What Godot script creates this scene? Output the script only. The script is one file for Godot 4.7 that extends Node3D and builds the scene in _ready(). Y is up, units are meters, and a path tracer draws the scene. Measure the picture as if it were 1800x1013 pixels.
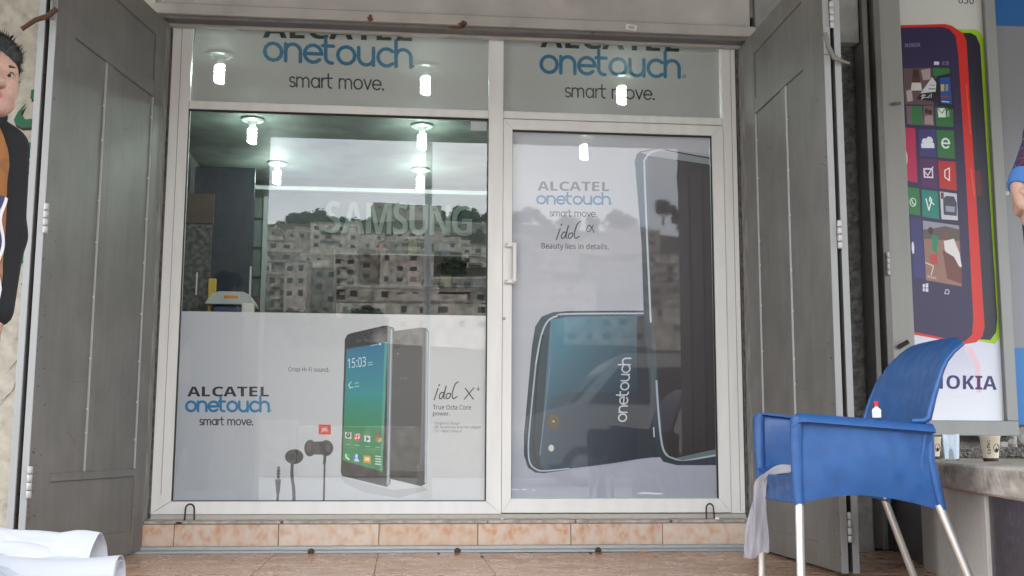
extends Node3D

# ---------------------------------------------------------------- mesh builder
class G:
	var v := PackedVector3Array()
	var n := PackedVector3Array()
	var uv := PackedVector2Array()
	var c := PackedColorArray()
	var tint := Color(1, 1, 1)

	func t3(a: Vector3, b: Vector3, d: Vector3, na: Vector3, nb: Vector3, nd: Vector3, ua := Vector2.ZERO, ub := Vector2.ZERO, ud := Vector2.ZERO) -> void:
		if (b - a).cross(d - a).dot(na + nb + nd) > 0.0:
			v.append_array([a, d, b]); n.append_array([na, nd, nb]); uv.append_array([ua, ud, ub])
		else:
			v.append_array([a, b, d]); n.append_array([na, nb, nd]); uv.append_array([ua, ub, ud])
		c.append_array([tint, tint, tint])

	func tri(a: Vector3, b: Vector3, d: Vector3, out: Vector3) -> void:
		var m := (b - a).cross(d - a)
		if m.length_squared() < 1e-18:
			return
		m = m.normalized()
		if m.dot(out) < 0.0:
			m = -m
		t3(a, b, d, m, m, m)

	func quad(a: Vector3, b: Vector3, d: Vector3, e: Vector3, out: Vector3) -> void:
		tri(a, b, d, out); tri(a, d, e, out)

	func sheet(a: Vector3, b: Vector3, d: Vector3, e: Vector3, out: Vector3) -> void:   # a quad with uv: a top left, b top right, d bottom right, e bottom left
		t3(a, b, d, out, out, out, Vector2(0, 0), Vector2(1, 0), Vector2(1, 1))
		t3(a, d, e, out, out, out, Vector2(0, 0), Vector2(1, 1), Vector2(0, 1))

	func box(lo: Vector3, hi: Vector3, ch := 0.0) -> G:
		return xbox(Transform3D(Basis(), (lo + hi) / 2), hi - lo, ch)

	func xbox(t: Transform3D, size: Vector3, ch := 0.0) -> G:
		var h := size / 2
		ch = minf(ch, minf(h.x, minf(h.y, h.z)) * 0.9)
		if ch <= 0.0:
			for a in 3:
				var b := (a + 1) % 3
				var d := (a + 2) % 3
				for s: float in [-1.0, 1.0]:
					var q := []
					for e in [[-1, -1], [1, -1], [1, 1], [-1, 1]]:
						var p := Vector3.ZERO
						p[a] = s * h[a]; p[b] = e[0] * h[b]; p[d] = e[1] * h[d]
						q.append(t * p)
					var o := Vector3.ZERO
					o[a] = s
					quad(q[0], q[1], q[2], q[3], t.basis * o)
			return self
		var cv := func(sg: Vector3, a: int) -> Vector3:
			var p := sg * (h - Vector3(ch, ch, ch))
			p[a] = sg[a] * h[a]
			return t * p
		for a in 3:
			var b := (a + 1) % 3
			var d := (a + 2) % 3
			for s: float in [-1.0, 1.0]:
				var q := []
				for e in [[-1, -1], [1, -1], [1, 1], [-1, 1]]:
					var sg := Vector3.ZERO
					sg[a] = s; sg[b] = e[0]; sg[d] = e[1]
					q.append(cv.call(sg, a))
				var o := Vector3.ZERO
				o[a] = s
				quad(q[0], q[1], q[2], q[3], t.basis * o)
				for s2: float in [-1.0, 1.0]:   # the edge between faces a and b
					var s0 := Vector3.ZERO
					s0[a] = s; s0[b] = s2; s0[d] = -1
					var s1 := s0
					s1[d] = 1
					var o2 := Vector3.ZERO
					o2[a] = s; o2[b] = s2
					quad(cv.call(s0, a), cv.call(s1, a), cv.call(s1, b), cv.call(s0, b), t.basis * o2)
		for i in 8:
			var sg := Vector3(1 if i & 1 else -1, 1 if i & 2 else -1, 1 if i & 4 else -1)
			tri(cv.call(sg, 0), cv.call(sg, 1), cv.call(sg, 2), t.basis * sg)
		return self

	func tube(path: Array, rad, seg := 8, caps := true, flat := 1.0) -> G:
		var rings := []
		var norms := []
		var side := Vector3.ZERO
		for i in path.size():
			var d: Vector3 = (path[mini(i + 1, path.size() - 1)] - path[maxi(i - 1, 0)]).normalized()
			if i == 0:
				side = d.cross(Vector3.UP if absf(d.y) < 0.9 else Vector3.RIGHT).normalized()
			else:
				side = (side - d * side.dot(d)).normalized()
			var up := side.cross(d)
			var r: float = rad[i] if rad is Array else rad
			var ring := []
			var nm := []
			for k in seg:
				var a := TAU * k / seg
				var o := side * cos(a) + up * sin(a) * flat
				ring.append(path[i] + o * r); nm.append((side * cos(a) + up * sin(a) / flat).normalized())
			rings.append(ring); norms.append(nm)
		for i in path.size() - 1:
			for k in seg:
				var k2 := (k + 1) % seg
				t3(rings[i][k], rings[i][k2], rings[i + 1][k2], norms[i][k], norms[i][k2], norms[i + 1][k2])
				t3(rings[i][k], rings[i + 1][k2], rings[i + 1][k], norms[i][k], norms[i + 1][k2], norms[i + 1][k])
		if caps:
			for e in [0, path.size() - 1]:
				var d: Vector3 = path[0] - path[1] if e == 0 else path[e] - path[e - 1]
				for k in seg:
					tri(path[e], rings[e][k], rings[e][(k + 1) % seg], d)
		return self

	func lathe(t: Transform3D, prof: Array, seg := 20, hard := false) -> G:   # prof: Vector2(radius, height) along the outside
		for i in prof.size() - 1:
			var p: Vector2 = prof[i]
			var q: Vector2 = prof[i + 1]
			if p.distance_to(q) < 1e-6:
				continue
			var nn := Vector2(q.y - p.y, -(q.x - p.x)).normalized()
			var np := nn
			var nq := nn
			if not hard:
				if i > 0:
					var d: Vector2 = p - prof[i - 1]
					var m := Vector2(d.y, -d.x).normalized()
					if m.dot(nn) > 0.5: np = (m + nn).normalized()
				if i < prof.size() - 2:
					var d2: Vector2 = prof[i + 2] - q
					var m2 := Vector2(d2.y, -d2.x).normalized()
					if m2.dot(nn) > 0.5: nq = (m2 + nn).normalized()
			for k in seg:
				var a := TAU * k / seg
				var b := TAU * (k + 1) / seg
				var f := func(w: Vector2, ang: float) -> Vector3: return Vector3(w.x * cos(ang), w.y, w.x * sin(ang))
				var B := t.basis
				t3(t * f.call(p, a), t * f.call(p, b), t * f.call(q, b), B * f.call(np, a), B * f.call(np, b), B * f.call(nq, b))
				if q.x > 1e-6:
					t3(t * f.call(p, a), t * f.call(q, b), t * f.call(q, a), B * f.call(np, a), B * f.call(nq, b), B * f.call(nq, a))
		return self

	func prism(poly: PackedVector2Array, t: Transform3D, depth: float) -> G:
		var idx := Geometry2D.triangulate_polygon(poly)
		var z := t.basis.z
		for i in range(0, idx.size(), 3):
			var a := poly[idx[i]]
			var b := poly[idx[i + 1]]
			var d := poly[idx[i + 2]]
			tri(t * Vector3(a.x, a.y, depth), t * Vector3(b.x, b.y, depth), t * Vector3(d.x, d.y, depth), z)
			tri(t * Vector3(a.x, a.y, 0), t * Vector3(b.x, b.y, 0), t * Vector3(d.x, d.y, 0), -z)
		var sg := -1.0 if Geometry2D.is_polygon_clockwise(poly) else 1.0
		for i in poly.size():
			var a := poly[i]
			var b := poly[(i + 1) % poly.size()]
			var e := (b - a) * sg
			quad(t * Vector3(a.x, a.y, 0), t * Vector3(b.x, b.y, 0), t * Vector3(b.x, b.y, depth), t * Vector3(a.x, a.y, depth), t.basis * Vector3(e.y, -e.x, 0))
		return self

	func grid(f: Callable, nu: int, nw: int, thick := 0.0) -> G:   # f(u, w) in 0..1 gives a point; a smooth sheet, with thickness if asked
		var p := []
		var m := []
		for i in nu + 1:
			for j in nw + 1:
				var u := float(i) / nu
				var w := float(j) / nw
				var e := 0.004
				var du: Vector3 = f.call(minf(u + e, 1), w) - f.call(maxf(u - e, 0), w)
				var dw: Vector3 = f.call(u, minf(w + e, 1)) - f.call(u, maxf(w - e, 0))
				p.append(f.call(u, w)); m.append(du.cross(dw).normalized())
		for s: float in ([1.0, -1.0] if thick > 0 else [1.0]):
			for i in nu:
				for j in nw:
					var k := [i * (nw + 1) + j, (i + 1) * (nw + 1) + j, (i + 1) * (nw + 1) + j + 1, i * (nw + 1) + j + 1]
					var q := []
					var nn := []
					for x in k:
						q.append(p[x] + m[x] * s * thick / 2); nn.append(m[x] * s)
					var us := [Vector2(float(i) / nu, float(j) / nw), Vector2(float(i + 1) / nu, float(j) / nw), Vector2(float(i + 1) / nu, float(j + 1) / nw), Vector2(float(i) / nu, float(j + 1) / nw)]
					t3(q[0], q[1], q[2], nn[0], nn[1], nn[2], us[0], us[1], us[2])
					t3(q[0], q[2], q[3], nn[0], nn[2], nn[3], us[0], us[2], us[3])
		if thick > 0:
			var rim := []
			for i in nu: rim.append([i * (nw + 1), (i + 1) * (nw + 1), 0, -1])
			for i in nu: rim.append([i * (nw + 1) + nw, (i + 1) * (nw + 1) + nw, 0, 1])
			for j in nw: rim.append([j, j + 1, -1, 0])
			for j in nw: rim.append([nu * (nw + 1) + j, nu * (nw + 1) + j + 1, 1, 0])
			var mid: Vector3 = p[(nu / 2) * (nw + 1) + nw / 2]
			for r in rim:
				var a: Vector3 = p[r[0]]
				var b: Vector3 = p[r[1]]
				var ha: Vector3 = m[r[0]] * thick / 2
				var hb: Vector3 = m[r[1]] * thick / 2
				quad(a + ha, b + hb, b - hb, a - ha, (a + b) / 2 - mid)
		return self

	func mesh(colors := false) -> ArrayMesh:
		var arr := []
		arr.resize(Mesh.ARRAY_MAX)
		arr[Mesh.ARRAY_VERTEX] = v; arr[Mesh.ARRAY_NORMAL] = n; arr[Mesh.ARRAY_TEX_UV] = uv
		if colors: arr[Mesh.ARRAY_COLOR] = c
		var me := ArrayMesh.new()
		me.add_surface_from_arrays(Mesh.PRIMITIVE_TRIANGLES, arr)
		return me

# ---------------------------------------------------------------- bodies: capsules joined by a smooth minimum, meshed as surface nets
# bones: [from, to, radius, radius] and, as a fifth entry, a squash Vector3 (1 = none)
static func flesh(bones: Array, cell: float, k: float) -> G:
	var lo := Vector3(1e9, 1e9, 1e9)
	var hi := -lo
	for b in bones:
		var r: float = maxf(b[2], b[3]) + k + cell * 2
		for q in [b[0], b[1]]:
			lo = lo.min(q - Vector3(r, r, r)); hi = hi.max(q + Vector3(r, r, r))
	var nx := int((hi.x - lo.x) / cell) + 2
	var ny := int((hi.y - lo.y) / cell) + 2
	var nz := int((hi.z - lo.z) / cell) + 2
	var F := PackedFloat32Array()
	F.resize(nx * ny * nz); F.fill(1.0)
	for b in bones:
		var A: Vector3 = b[0]
		var D: Vector3 = b[1] - A
		var dd := maxf(D.length_squared(), 1e-9)
		var ra: float = b[2]
		var rb: float = b[3]
		var carve: bool = b.size() > 4 and b[4]
		var r := maxf(ra, rb) + k + cell * 1.5
		var p0: Vector3 = (A.min(b[1]) - Vector3(r, r, r) - lo) / cell
		var p1: Vector3 = (A.max(b[1]) + Vector3(r, r, r) - lo) / cell
		for x in range(maxi(0, int(p0.x)), mini(nx, int(p1.x) + 1)):
			for y in range(maxi(0, int(p0.y)), mini(ny, int(p1.y) + 1)):
				var at := (x * ny + y) * nz
				for z in range(maxi(0, int(p0.z)), mini(nz, int(p1.z) + 1)):
					var q := lo + Vector3(x, y, z) * cell - A
					var t := clampf(q.dot(D) / dd, 0, 1)
					var d := (q - D * t).length() - lerpf(ra, rb, t)
					var e := F[at + z]
					if carve:
						F[at + z] = maxf(e, -d)
					else:
						var h := maxf(k - absf(d - e), 0.0) / k
						F[at + z] = minf(d, e) - h * h * k * 0.25
	var id := {}
	var V := PackedVector3Array()
	var N := PackedVector3Array()
	var off := [0, nz, ny * nz, ny * nz + nz]
	for x in nx - 1:
		for y in ny - 1:
			var base := (x * ny + y) * nz
			for z in nz - 1:
				var i := base + z
				var s := 0
				for o in off:
					s += int(F[i + o] < 0.0) + int(F[i + o + 1] < 0.0)
				if s == 0 or s == 8:
					continue
				var sum := Vector3.ZERO
				var cnt := 0
				var cr := []
				for m in 8:
					var cx := m >> 2
					var cy := (m >> 1) & 1
					var cz := m & 1
					cr.append(F[i + cx * ny * nz + cy * nz + cz])
				for m in 8:
					for bit in [1, 2, 4]:
						if m & bit == 0 and (cr[m] < 0.0) != (cr[m | bit] < 0.0):
							var t: float = cr[m] / (cr[m] - cr[m | bit])
							var pa := Vector3(m >> 2, (m >> 1) & 1, m & 1)
							var w: int = m | bit
							var pb := Vector3(w >> 2, (w >> 1) & 1, w & 1)
							sum += pa.lerp(pb, t); cnt += 1
				var gr := Vector3(cr[4] + cr[5] + cr[6] + cr[7] - cr[0] - cr[1] - cr[2] - cr[3], cr[2] + cr[3] + cr[6] + cr[7] - cr[0] - cr[1] - cr[4] - cr[5], cr[1] + cr[3] + cr[5] + cr[7] - cr[0] - cr[2] - cr[4] - cr[6])
				id[i] = V.size()
				V.append(lo + (Vector3(x, y, z) + sum / cnt) * cell); N.append(gr.normalized())
	var g := G.new()
	var st := [ny * nz, nz, 1]
	for i in id:
		for a in 3:
			var j: int = i + st[a]
			if j >= F.size() or (F[i] < 0.0) == (F[j] < 0.0):
				continue
			var b: int = st[(a + 1) % 3]
			var d: int = st[(a + 2) % 3]
			if id.has(i - b) and id.has(i - d) and id.has(i - b - d):
				var q := [id[i], id[i - b], id[i - b - d], id[i - d]]
				g.t3(V[q[0]], V[q[1]], V[q[2]], N[q[0]], N[q[1]], N[q[2]])
				g.t3(V[q[0]], V[q[2]], V[q[3]], N[q[0]], N[q[2]], N[q[3]])
	return g

# ---------------------------------------------------------------- print shop: flat artwork for posters, drawn with polygons, strokes and type
class Ink:
	const RECT := [0.002837359, 5.038067e-05, -2.032041, -1.300531e-05, -0.002789455, 2.702456, -4.966514e-05, 6.854781e-05]   # measures on the shop front picture -> metres on the front
	static var type := {}
	var im: Image
	var w: int
	var h: int
	var left: float
	var top: float
	var s: float

	func _init(x0: float, x1: float, y0: float, y1: float, wide: int) -> void:
		w = wide * 2
		s = w / (x1 - x0)
		h = int((y1 - y0) * s / 2) * 2
		left = x0; top = y1
		im = Image.create(w, h, false, Image.FORMAT_RGBA8)

	static func metres(p: Vector2) -> Vector2:
		var d: float = RECT[6] * p.x + RECT[7] * p.y + 1.0
		return Vector2((RECT[0] * p.x + RECT[1] * p.y + RECT[2]) / d, (RECT[3] * p.x + RECT[4] * p.y + RECT[5]) / d)

	func at(p: Vector2) -> Vector2:
		var m := Ink.metres(p)
		return Vector2((m.x - left) * s, (top - m.y) * s)

	func wide(px: float) -> float: return px * s * 5.64 / 1985.0

	static func rgb(r: int, g: int, b: int) -> Color: return Color8(r, g, b)

	func raw(pts: PackedVector2Array, c0: Color, c1 = null, a := Vector2.ZERO, b := Vector2.ONE) -> void:
		var y0 := 1e9
		var y1 := -1e9
		for p in pts:
			y0 = minf(y0, p.y); y1 = maxf(y1, p.y)
		var n := pts.size()
		for y in range(maxi(0, int(y0)), mini(h, int(y1) + 1)):
			var yy := y + 0.5
			var xs := []
			for i in n:
				var p := pts[i]
				var q := pts[(i + 1) % n]
				if (p.y <= yy) != (q.y <= yy):
					xs.append(p.x + (yy - p.y) / (q.y - p.y) * (q.x - p.x))
			xs.sort()
			for i in range(0, xs.size() - 1, 2):
				var x0 := clampi(roundi(xs[i]), 0, w)
				var x1 := clampi(roundi(xs[i + 1]), 0, w)
				if x1 <= x0:
					continue
				if c1 == null:
					im.fill_rect(Rect2i(x0, y, x1 - x0, 1), c0)
				else:
					var x := x0
					while x < x1:
						var e := mini(x + 16, x1)
						var t := clampf((Vector2(x + 8, yy) - a).dot(b - a) / (b - a).length_squared(), 0, 1)
						im.fill_rect(Rect2i(x, y, e - x, 1), c0.lerp(c1, t))
						x = e

	func poly(pts: Array, c: Color, c1 = null, a := Vector2.ZERO, b := Vector2.ONE) -> void:
		var q := PackedVector2Array()
		for p in pts: q.append(at(p))
		raw(q, c, c1, at(a), at(b))

	func line(pts: Array, width: float, c: Color, closed := false) -> void:
		var q := []
		for p in pts: q.append(at(p))
		if closed: q.append(q[0])
		stroke(q, wide(width), c)

	func stroke(q: Array, wd: float, c: Color) -> void:
		for i in q.size():
			var p: Vector2 = q[i]
			if i < q.size() - 1:
				var d: Vector2 = (q[i + 1] - p)
				if d.length() > 0.01:
					var o := d.normalized().orthogonal() * wd / 2
					raw(PackedVector2Array([p + o, q[i + 1] + o, q[i + 1] - o, p - o]), c)
			if i > 0 and i < q.size() - 1 or wd > 5:
				raw(round_(p, wd / 2, wd / 2), c)

	static func round_(p: Vector2, rx: float, ry: float, n := 14) -> PackedVector2Array:
		var o := PackedVector2Array()
		for k in n: o.append(p + Vector2(cos(TAU * k / n) * rx, sin(TAU * k / n) * ry))
		return o

	func disc(p: Vector2, rx: float, ry: float, c: Color) -> void:
		raw(round_(at(p), wide(rx), wide(ry), 28), c)

	static func smooth(pts: Array, per := 6) -> Array:
		var o := []
		for i in pts.size() - 1:
			var a: Vector2 = pts[maxi(i - 1, 0)]
			var b: Vector2 = pts[i]
			var d: Vector2 = pts[i + 1]
			var e: Vector2 = pts[mini(i + 2, pts.size() - 1)]
			for k in per: o.append(b.cubic_interpolate(d, a, e, float(k) / per))
		o.append(pts[-1])
		return o

	func word(t: String, p0: Vector2, p1: Vector2, cap: float, c: Color, bold := false, up := Vector2(0, -1), face := "Droid Sans") -> void:
		var key := t + face + str(bold)
		if not type.has(key):
			var f := SystemFont.new()
			f.font_names = PackedStringArray([face]); f.font_weight = 700 if bold else 400
			var tm := TextMesh.new()
			tm.font = f; tm.font_size = 48; tm.pixel_size = 1.0 / 48; tm.depth = 0.0; tm.curve_step = 1.5
			tm.text = "H"
			var base := tm.get_aabb().position.y
			var capital := tm.get_aabb().size.y
			tm.text = t
			type[key] = [tm.get_mesh_arrays(), tm.get_aabb(), base, capital]
		var q: Array = type[key]
		var vs: PackedVector3Array = q[0][Mesh.ARRAY_VERTEX]
		var ix: PackedInt32Array = q[0][Mesh.ARRAY_INDEX]
		var bb: AABB = q[1]
		for i in range(0, ix.size(), 3):
			var tri := PackedVector2Array()
			for k in 3:
				var e := vs[ix[i + k]]
				tri.append(at(p0 + (p1 - p0) * ((e.x - bb.position.x) / bb.size.x) + up * cap * ((e.y - q[2]) / q[3])))
			raw(tri, c)

	# round single-stroke letters: x-height 1
	static func arc(cx: float, cy: float, rx: float, ry: float, a0: float, a1: float) -> Array:
		var o := []
		for k in 13:
			var a := deg_to_rad(lerpf(a0, a1, k / 12.0))
			o.append(Vector2(cx + rx * cos(a), cy + ry * sin(a)))
		return o

	static func letter(ch: String) -> Array:   # [advance, strokes...]
		match ch:
			"o": return [1.22, arc(.5, .5, .5, .5, 0, 360)]
			"n": return [1.1, [Vector2(0, 0), Vector2(0, 1)], arc(.43, .57, .43, .43, 180, 0) + [Vector2(.86, 0)]]
			"h": return [1.1, [Vector2(0, 0), Vector2(0, 1.5)], arc(.43, .57, .43, .43, 180, 0) + [Vector2(.86, 0)]]
			"m": return [1.75, [Vector2(0, 0), Vector2(0, 1)], arc(.36, .64, .36, .36, 180, 0) + [Vector2(.72, 0)], arc(1.08, .64, .36, .36, 180, 0) + [Vector2(1.44, 0)]]
			"u": return [1.12, [Vector2(.86, 1), Vector2(.86, 0)], [Vector2(0, 1)] + arc(.43, .43, .43, .43, 180, 360)]
			"e": return [1.18, [Vector2(0, .5), Vector2(1, .5)] + arc(.5, .5, .5, .5, 0, 318)]
			"c": return [1.05, arc(.5, .5, .5, .5, 45, 315)]
			"a": return [1.25, arc(.47, .5, .47, .5, 0, 360), [Vector2(.95, 1), Vector2(.95, 0)]]
			"t": return [.75, [Vector2(.05, 1.45)] + arc(.4, .33, .35, .33, 180, 275), [Vector2(-.12, 1), Vector2(.5, 1)]]
			"r": return [.72, [Vector2(0, 0), Vector2(0, 1)], arc(.42, .57, .42, .43, 180, 70)]
			"s": return [.86, arc(.32, .74, .3, .26, 40, 270) + arc(.32, .24, .33, .24, 90, -140)]
			"v": return [1.02, [Vector2(0, 1), Vector2(.42, 0), Vector2(.84, 1)]]
			".": return [.3, arc(.06, .05, .05, .05, 0, 360)]
			"+": return [.7, [Vector2(0, .5), Vector2(.6, .5)], [Vector2(.3, .2), Vector2(.3, .8)]]
		return [.62]

	func rounds(t: String, p0: Vector2, p1: Vector2, xh: float, wd: float, c: Color) -> void:
		var total := 0.0
		for ch in t: total += letter(ch)[0]
		total -= letter(t[-1])[0] - (.86 if t[-1] == "h" else (.12 if t[-1] == "." else 1.0))
		var x := 0.0
		for ch in t:
			var L := letter(ch)
			for k in range(1, L.size()):
				var q := []
				for e in L[k]:
					q.append(at(p0 + (p1 - p0) * ((x + e.x) / total) + Vector2(0, -xh * e.y)))
				stroke(q, wide(wd), c)
			x += L[0]

	func idol(p: Vector2, k: float, wd: float, c: Color) -> void:   # handwriting, k picture units per unit, p left end of its baseline
		var put := func(pts: Array) -> void:
			var q := []
			for e in smooth(pts): q.append(p + Vector2(e.x, -e.y) * k)
			line(q, wd, c)
		put.call([Vector2(0, -.05), Vector2(.16, .4), Vector2(.3, .82)])
		put.call([Vector2(.36, 1.02), Vector2(.42, 1.12)])
		put.call([Vector2(.75, .5), Vector2(.55, .5), Vector2(.4, .25), Vector2(.42, .05), Vector2(.58, .08), Vector2(.78, .5), Vector2(.92, 1.0), Vector2(.78, .4), Vector2(.74, .1), Vector2(.82, .05)])
		put.call([Vector2(1.12, .45), Vector2(.96, .35), Vector2(.92, .12), Vector2(1.05, .04), Vector2(1.22, .2), Vector2(1.25, .42), Vector2(1.12, .45)])
		put.call([Vector2(1.85, 1.32), Vector2(1.62, 1.15), Vector2(1.42, .6), Vector2(1.38, .2), Vector2(1.5, .04), Vector2(1.75, .2)])

	func tex() -> ImageTexture:
		im.resize(w / 2, h / 2, Image.INTERPOLATE_BILINEAR)
		return ImageTexture.create_from_image(im)

# ---------------------------------------------------------------- materials
func lin(r: float, g: float, b: float) -> Color: return Color(r, g, b).linear_to_srgb()

func mk(col: Color, rough := 0.6, metal := 0.0, tex: Texture2D = null, per_metre := 1.0, bump: Texture2D = null, depth := 0.0) -> StandardMaterial3D:
	var m := StandardMaterial3D.new()
	m.albedo_color = col; m.roughness = rough; m.metallic = metal
	if tex:
		m.albedo_texture = tex
	if bump:
		m.heightmap_enabled = true; m.heightmap_texture = bump; m.heightmap_scale = depth
	if tex or bump:
		m.uv1_triplanar = true; m.uv1_world_triplanar = true
		m.uv1_scale = Vector3(per_metre, per_metre, per_metre)
	return m

# a tileable grey noise picture between lo and hi; "power" sharpens it; cols gives two colours instead
func grain(sd: int, freq: float, lo: float, hi: float, power := 1.0, size := 256, c0 = null, c1 = null, stretch := Vector2(1, 1)) -> ImageTexture:
	var a := FastNoiseLite.new()
	a.seed = sd; a.noise_type = FastNoiseLite.TYPE_SIMPLEX_SMOOTH; a.frequency = 1.0; a.fractal_octaves = 5
	var im := Image.create(size, size, false, Image.FORMAT_RGB8)
	# a torus in four dimensions is not offered: blend four shifted copies near the border instead
	var edge := size / 4
	for y in size:
		for x in size:
			var s := 0.0
			var wx := clampf(float(x - (size - edge)) / edge, 0, 1)
			var wy := clampf(float(y - (size - edge)) / edge, 0, 1)
			var fx := x * freq * stretch.x
			var fy := y * freq * stretch.y
			var px := (x - size) * freq * stretch.x
			var py := (y - size) * freq * stretch.y
			s = a.get_noise_2d(fx, fy)
			if wx > 0: s = lerpf(s, a.get_noise_2d(px, fy), wx)
			if wy > 0:
				var t := a.get_noise_2d(fx, py)
				if wx > 0: t = lerpf(t, a.get_noise_2d(px, py), wx)
				s = lerpf(s, t, wy)
			s = pow(clampf(s * 0.8 + 0.5, 0, 1), power)
			if c0 != null:
				im.set_pixel(x, y, c0.lerp(c1, s))
			else:
				var g := lerpf(lo, hi, s)
				im.set_pixel(x, y, Color(g, g, g))
	return ImageTexture.create_from_image(im)

# worn grey paint: faint clouds, drips, scuffs and chips, two metres a side
func worn() -> ImageTexture:
	var a := FastNoiseLite.new()
	a.seed = 77; a.frequency = 0.006; a.fractal_octaves = 4
	var im := Image.create(1024, 1024, false, Image.FORMAT_RGB8)
	for y in 256:
		for x in 256:
			var g := 0.93 + 0.09 * a.get_noise_2d(x * 4, y * 4) + 0.05 * a.get_noise_2d(x * 26, y * 1.4)
			im.fill_rect(Rect2i(x * 4, y * 4, 4, 4), Color(g, g * .995, g * .985))
	var r := RandomNumberGenerator.new()
	r.seed = 12
	for k in 46:   # scuffs
		var p := Vector2(r.randf() * 1024, r.randf() * 1024)
		var d := Vector2.from_angle(r.randfn() * .5) * 2.0
		var tone := r.randf_range(.74, .92) if k % 3 else 1.08
		for j in r.randi_range(6, 38):
			var f := lerpf(1.0, tone, r.randf_range(.3, 1.0))
			var q := Vector2i(posmod(int(p.x), 1024), posmod(int(p.y), 1024))
			var c := im.get_pixelv(q)
			im.fill_rect(Rect2i(q, Vector2i(2, 2 if k % 4 else 4)), Color(c.r * f, c.g * f, c.b * f))
			p += d; d = d.rotated(r.randfn() * .02)
	for k in 26:   # drips
		var x := r.randi() % 1020
		var y0 := r.randi() % 1024
		for j in r.randi_range(40, 260):
			var q := Vector2i(x, posmod(y0 + j, 1024))
			var c := im.get_pixelv(q)
			im.fill_rect(Rect2i(q, Vector2i(3, 1)), c * .955)
	for k in 130:   # chips and specks
		var tone := 1.35 if k % 2 else .55
		var q := Vector2i(r.randi() % 1020, r.randi() % 1020)
		var c := im.get_pixelv(q)
		im.fill_rect(Rect2i(q, Vector2i(r.randi_range(1, 3), r.randi_range(1, 4))), Color(minf(c.r * tone, 1), minf(c.g * tone, 1), minf(c.b * tone, 1)))
	return ImageTexture.create_from_image(im)

# ---------------------------------------------------------------- the scene tree
var used := {}
func numbered(n: String) -> String:
	used[n] = used.get(n, -1) + 1
	return n if used[n] == 0 else "%s_%03d" % [n, used[n]]

func tag(o: Node, label: String, category: String, group := "", kind := "") -> Node:
	if label: o.set_meta("label", label)
	if category: o.set_meta("category", category)
	if group: o.set_meta("group", group)
	if kind: o.set_meta("kind", kind)
	return o

func thing(called: String, label: String, category: String, at := Vector3.ZERO, group := "", turn := 0.0) -> Node3D:
	var o := Node3D.new()
	o.name = numbered(called)
	add_child(o)
	o.position = at; o.rotation.y = turn
	tag(o, label, category, group)
	return o

func part(called: String, g, m: Material, parent: Node, label := "") -> MeshInstance3D:
	var o := MeshInstance3D.new()
	o.name = called if parent != self else numbered(called)
	o.mesh = g.mesh(m.vertex_color_use_as_albedo) if g is G else g
	o.material_override = m
	parent.add_child(o, true)
	if label: o.set_meta("label", label)
	return o

func single(called: String, g, m: Material, label: String, category: String, group := "") -> MeshInstance3D:
	var o := part(called, g, m, self)
	tag(o, label, category, group)
	return o

func struct(called: String, g, m: Material) -> MeshInstance3D:
	var o := part(called, g, m, self)
	o.set_meta("kind", "structure")
	return o

func copy(o: Node3D, label := "", at = null) -> Node3D:
	var c: Node3D = o.duplicate()
	c.name = numbered(String(o.name).rstrip("_0123456789"))
	add_child(c)
	if label: c.set_meta("label", label)
	if at != null: c.position = at
	return c

var M := {}
var rng := RandomNumberGenerator.new()

func V(x: float, y: float, z: float) -> Vector3: return Vector3(x, y, z)
func P(x: float, y: float) -> Vector2: return Vector2(x, y)
func bx(x0: float, x1: float, y0: float, y1: float, z0: float, z1: float, ch := 0.0) -> G: return G.new().box(V(x0, y0, z0), V(x1, y1, z1), ch)

func _ready() -> void:
	rng.seed = 7
	# ---- camera
	var cam := Camera3D.new()
	cam.name = "camera"
	cam.position = V(0, 0.51, 5.6)
	cam.rotation_degrees = V(7.85, -5.6, 0.25)
	cam.fov = 28.63; cam.near = 0.05; cam.far = 3000.0
	add_child(cam); cam.make_current()
	# ---- sky and light
	var env := Environment.new()
	env.background_mode = Environment.BG_SKY
	var sky := Sky.new()
	var sm := PanoramaSkyMaterial.new()
	sm.panorama = sky_picture()
	sm.energy_multiplier = 3.0
	sky.sky_material = sm
	env.sky = sky
	env.ambient_light_source = Environment.AMBIENT_SOURCE_SKY
	env.tonemap_mode = Environment.TONE_MAPPER_LINEAR
	env.tonemap_exposure = 2.4
	env.sdfgi_enabled = true; env.ssao_enabled = true; env.ssil_enabled = true
	var we := WorldEnvironment.new()
	we.name = "world_environment"
	we.environment = env
	add_child(we)
	var sun := DirectionalLight3D.new()
	sun.name = "sun"
	sun.light_energy = 0.5; sun.light_angular_distance = 15.0; sun.light_color = Color(1, 0.97, 0.93); sun.shadow_enabled = true
	sun.rotation_degrees = V(-50, 195, 0)
	add_child(sun)
	materials()
	ground()
	hill()
	building()
	porch_tiles()
	shopfront()
	posters()
	interior()
	shutters()
	neighbour()
	chair()
	banner()
	small_things()
	people()
	street()

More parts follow.
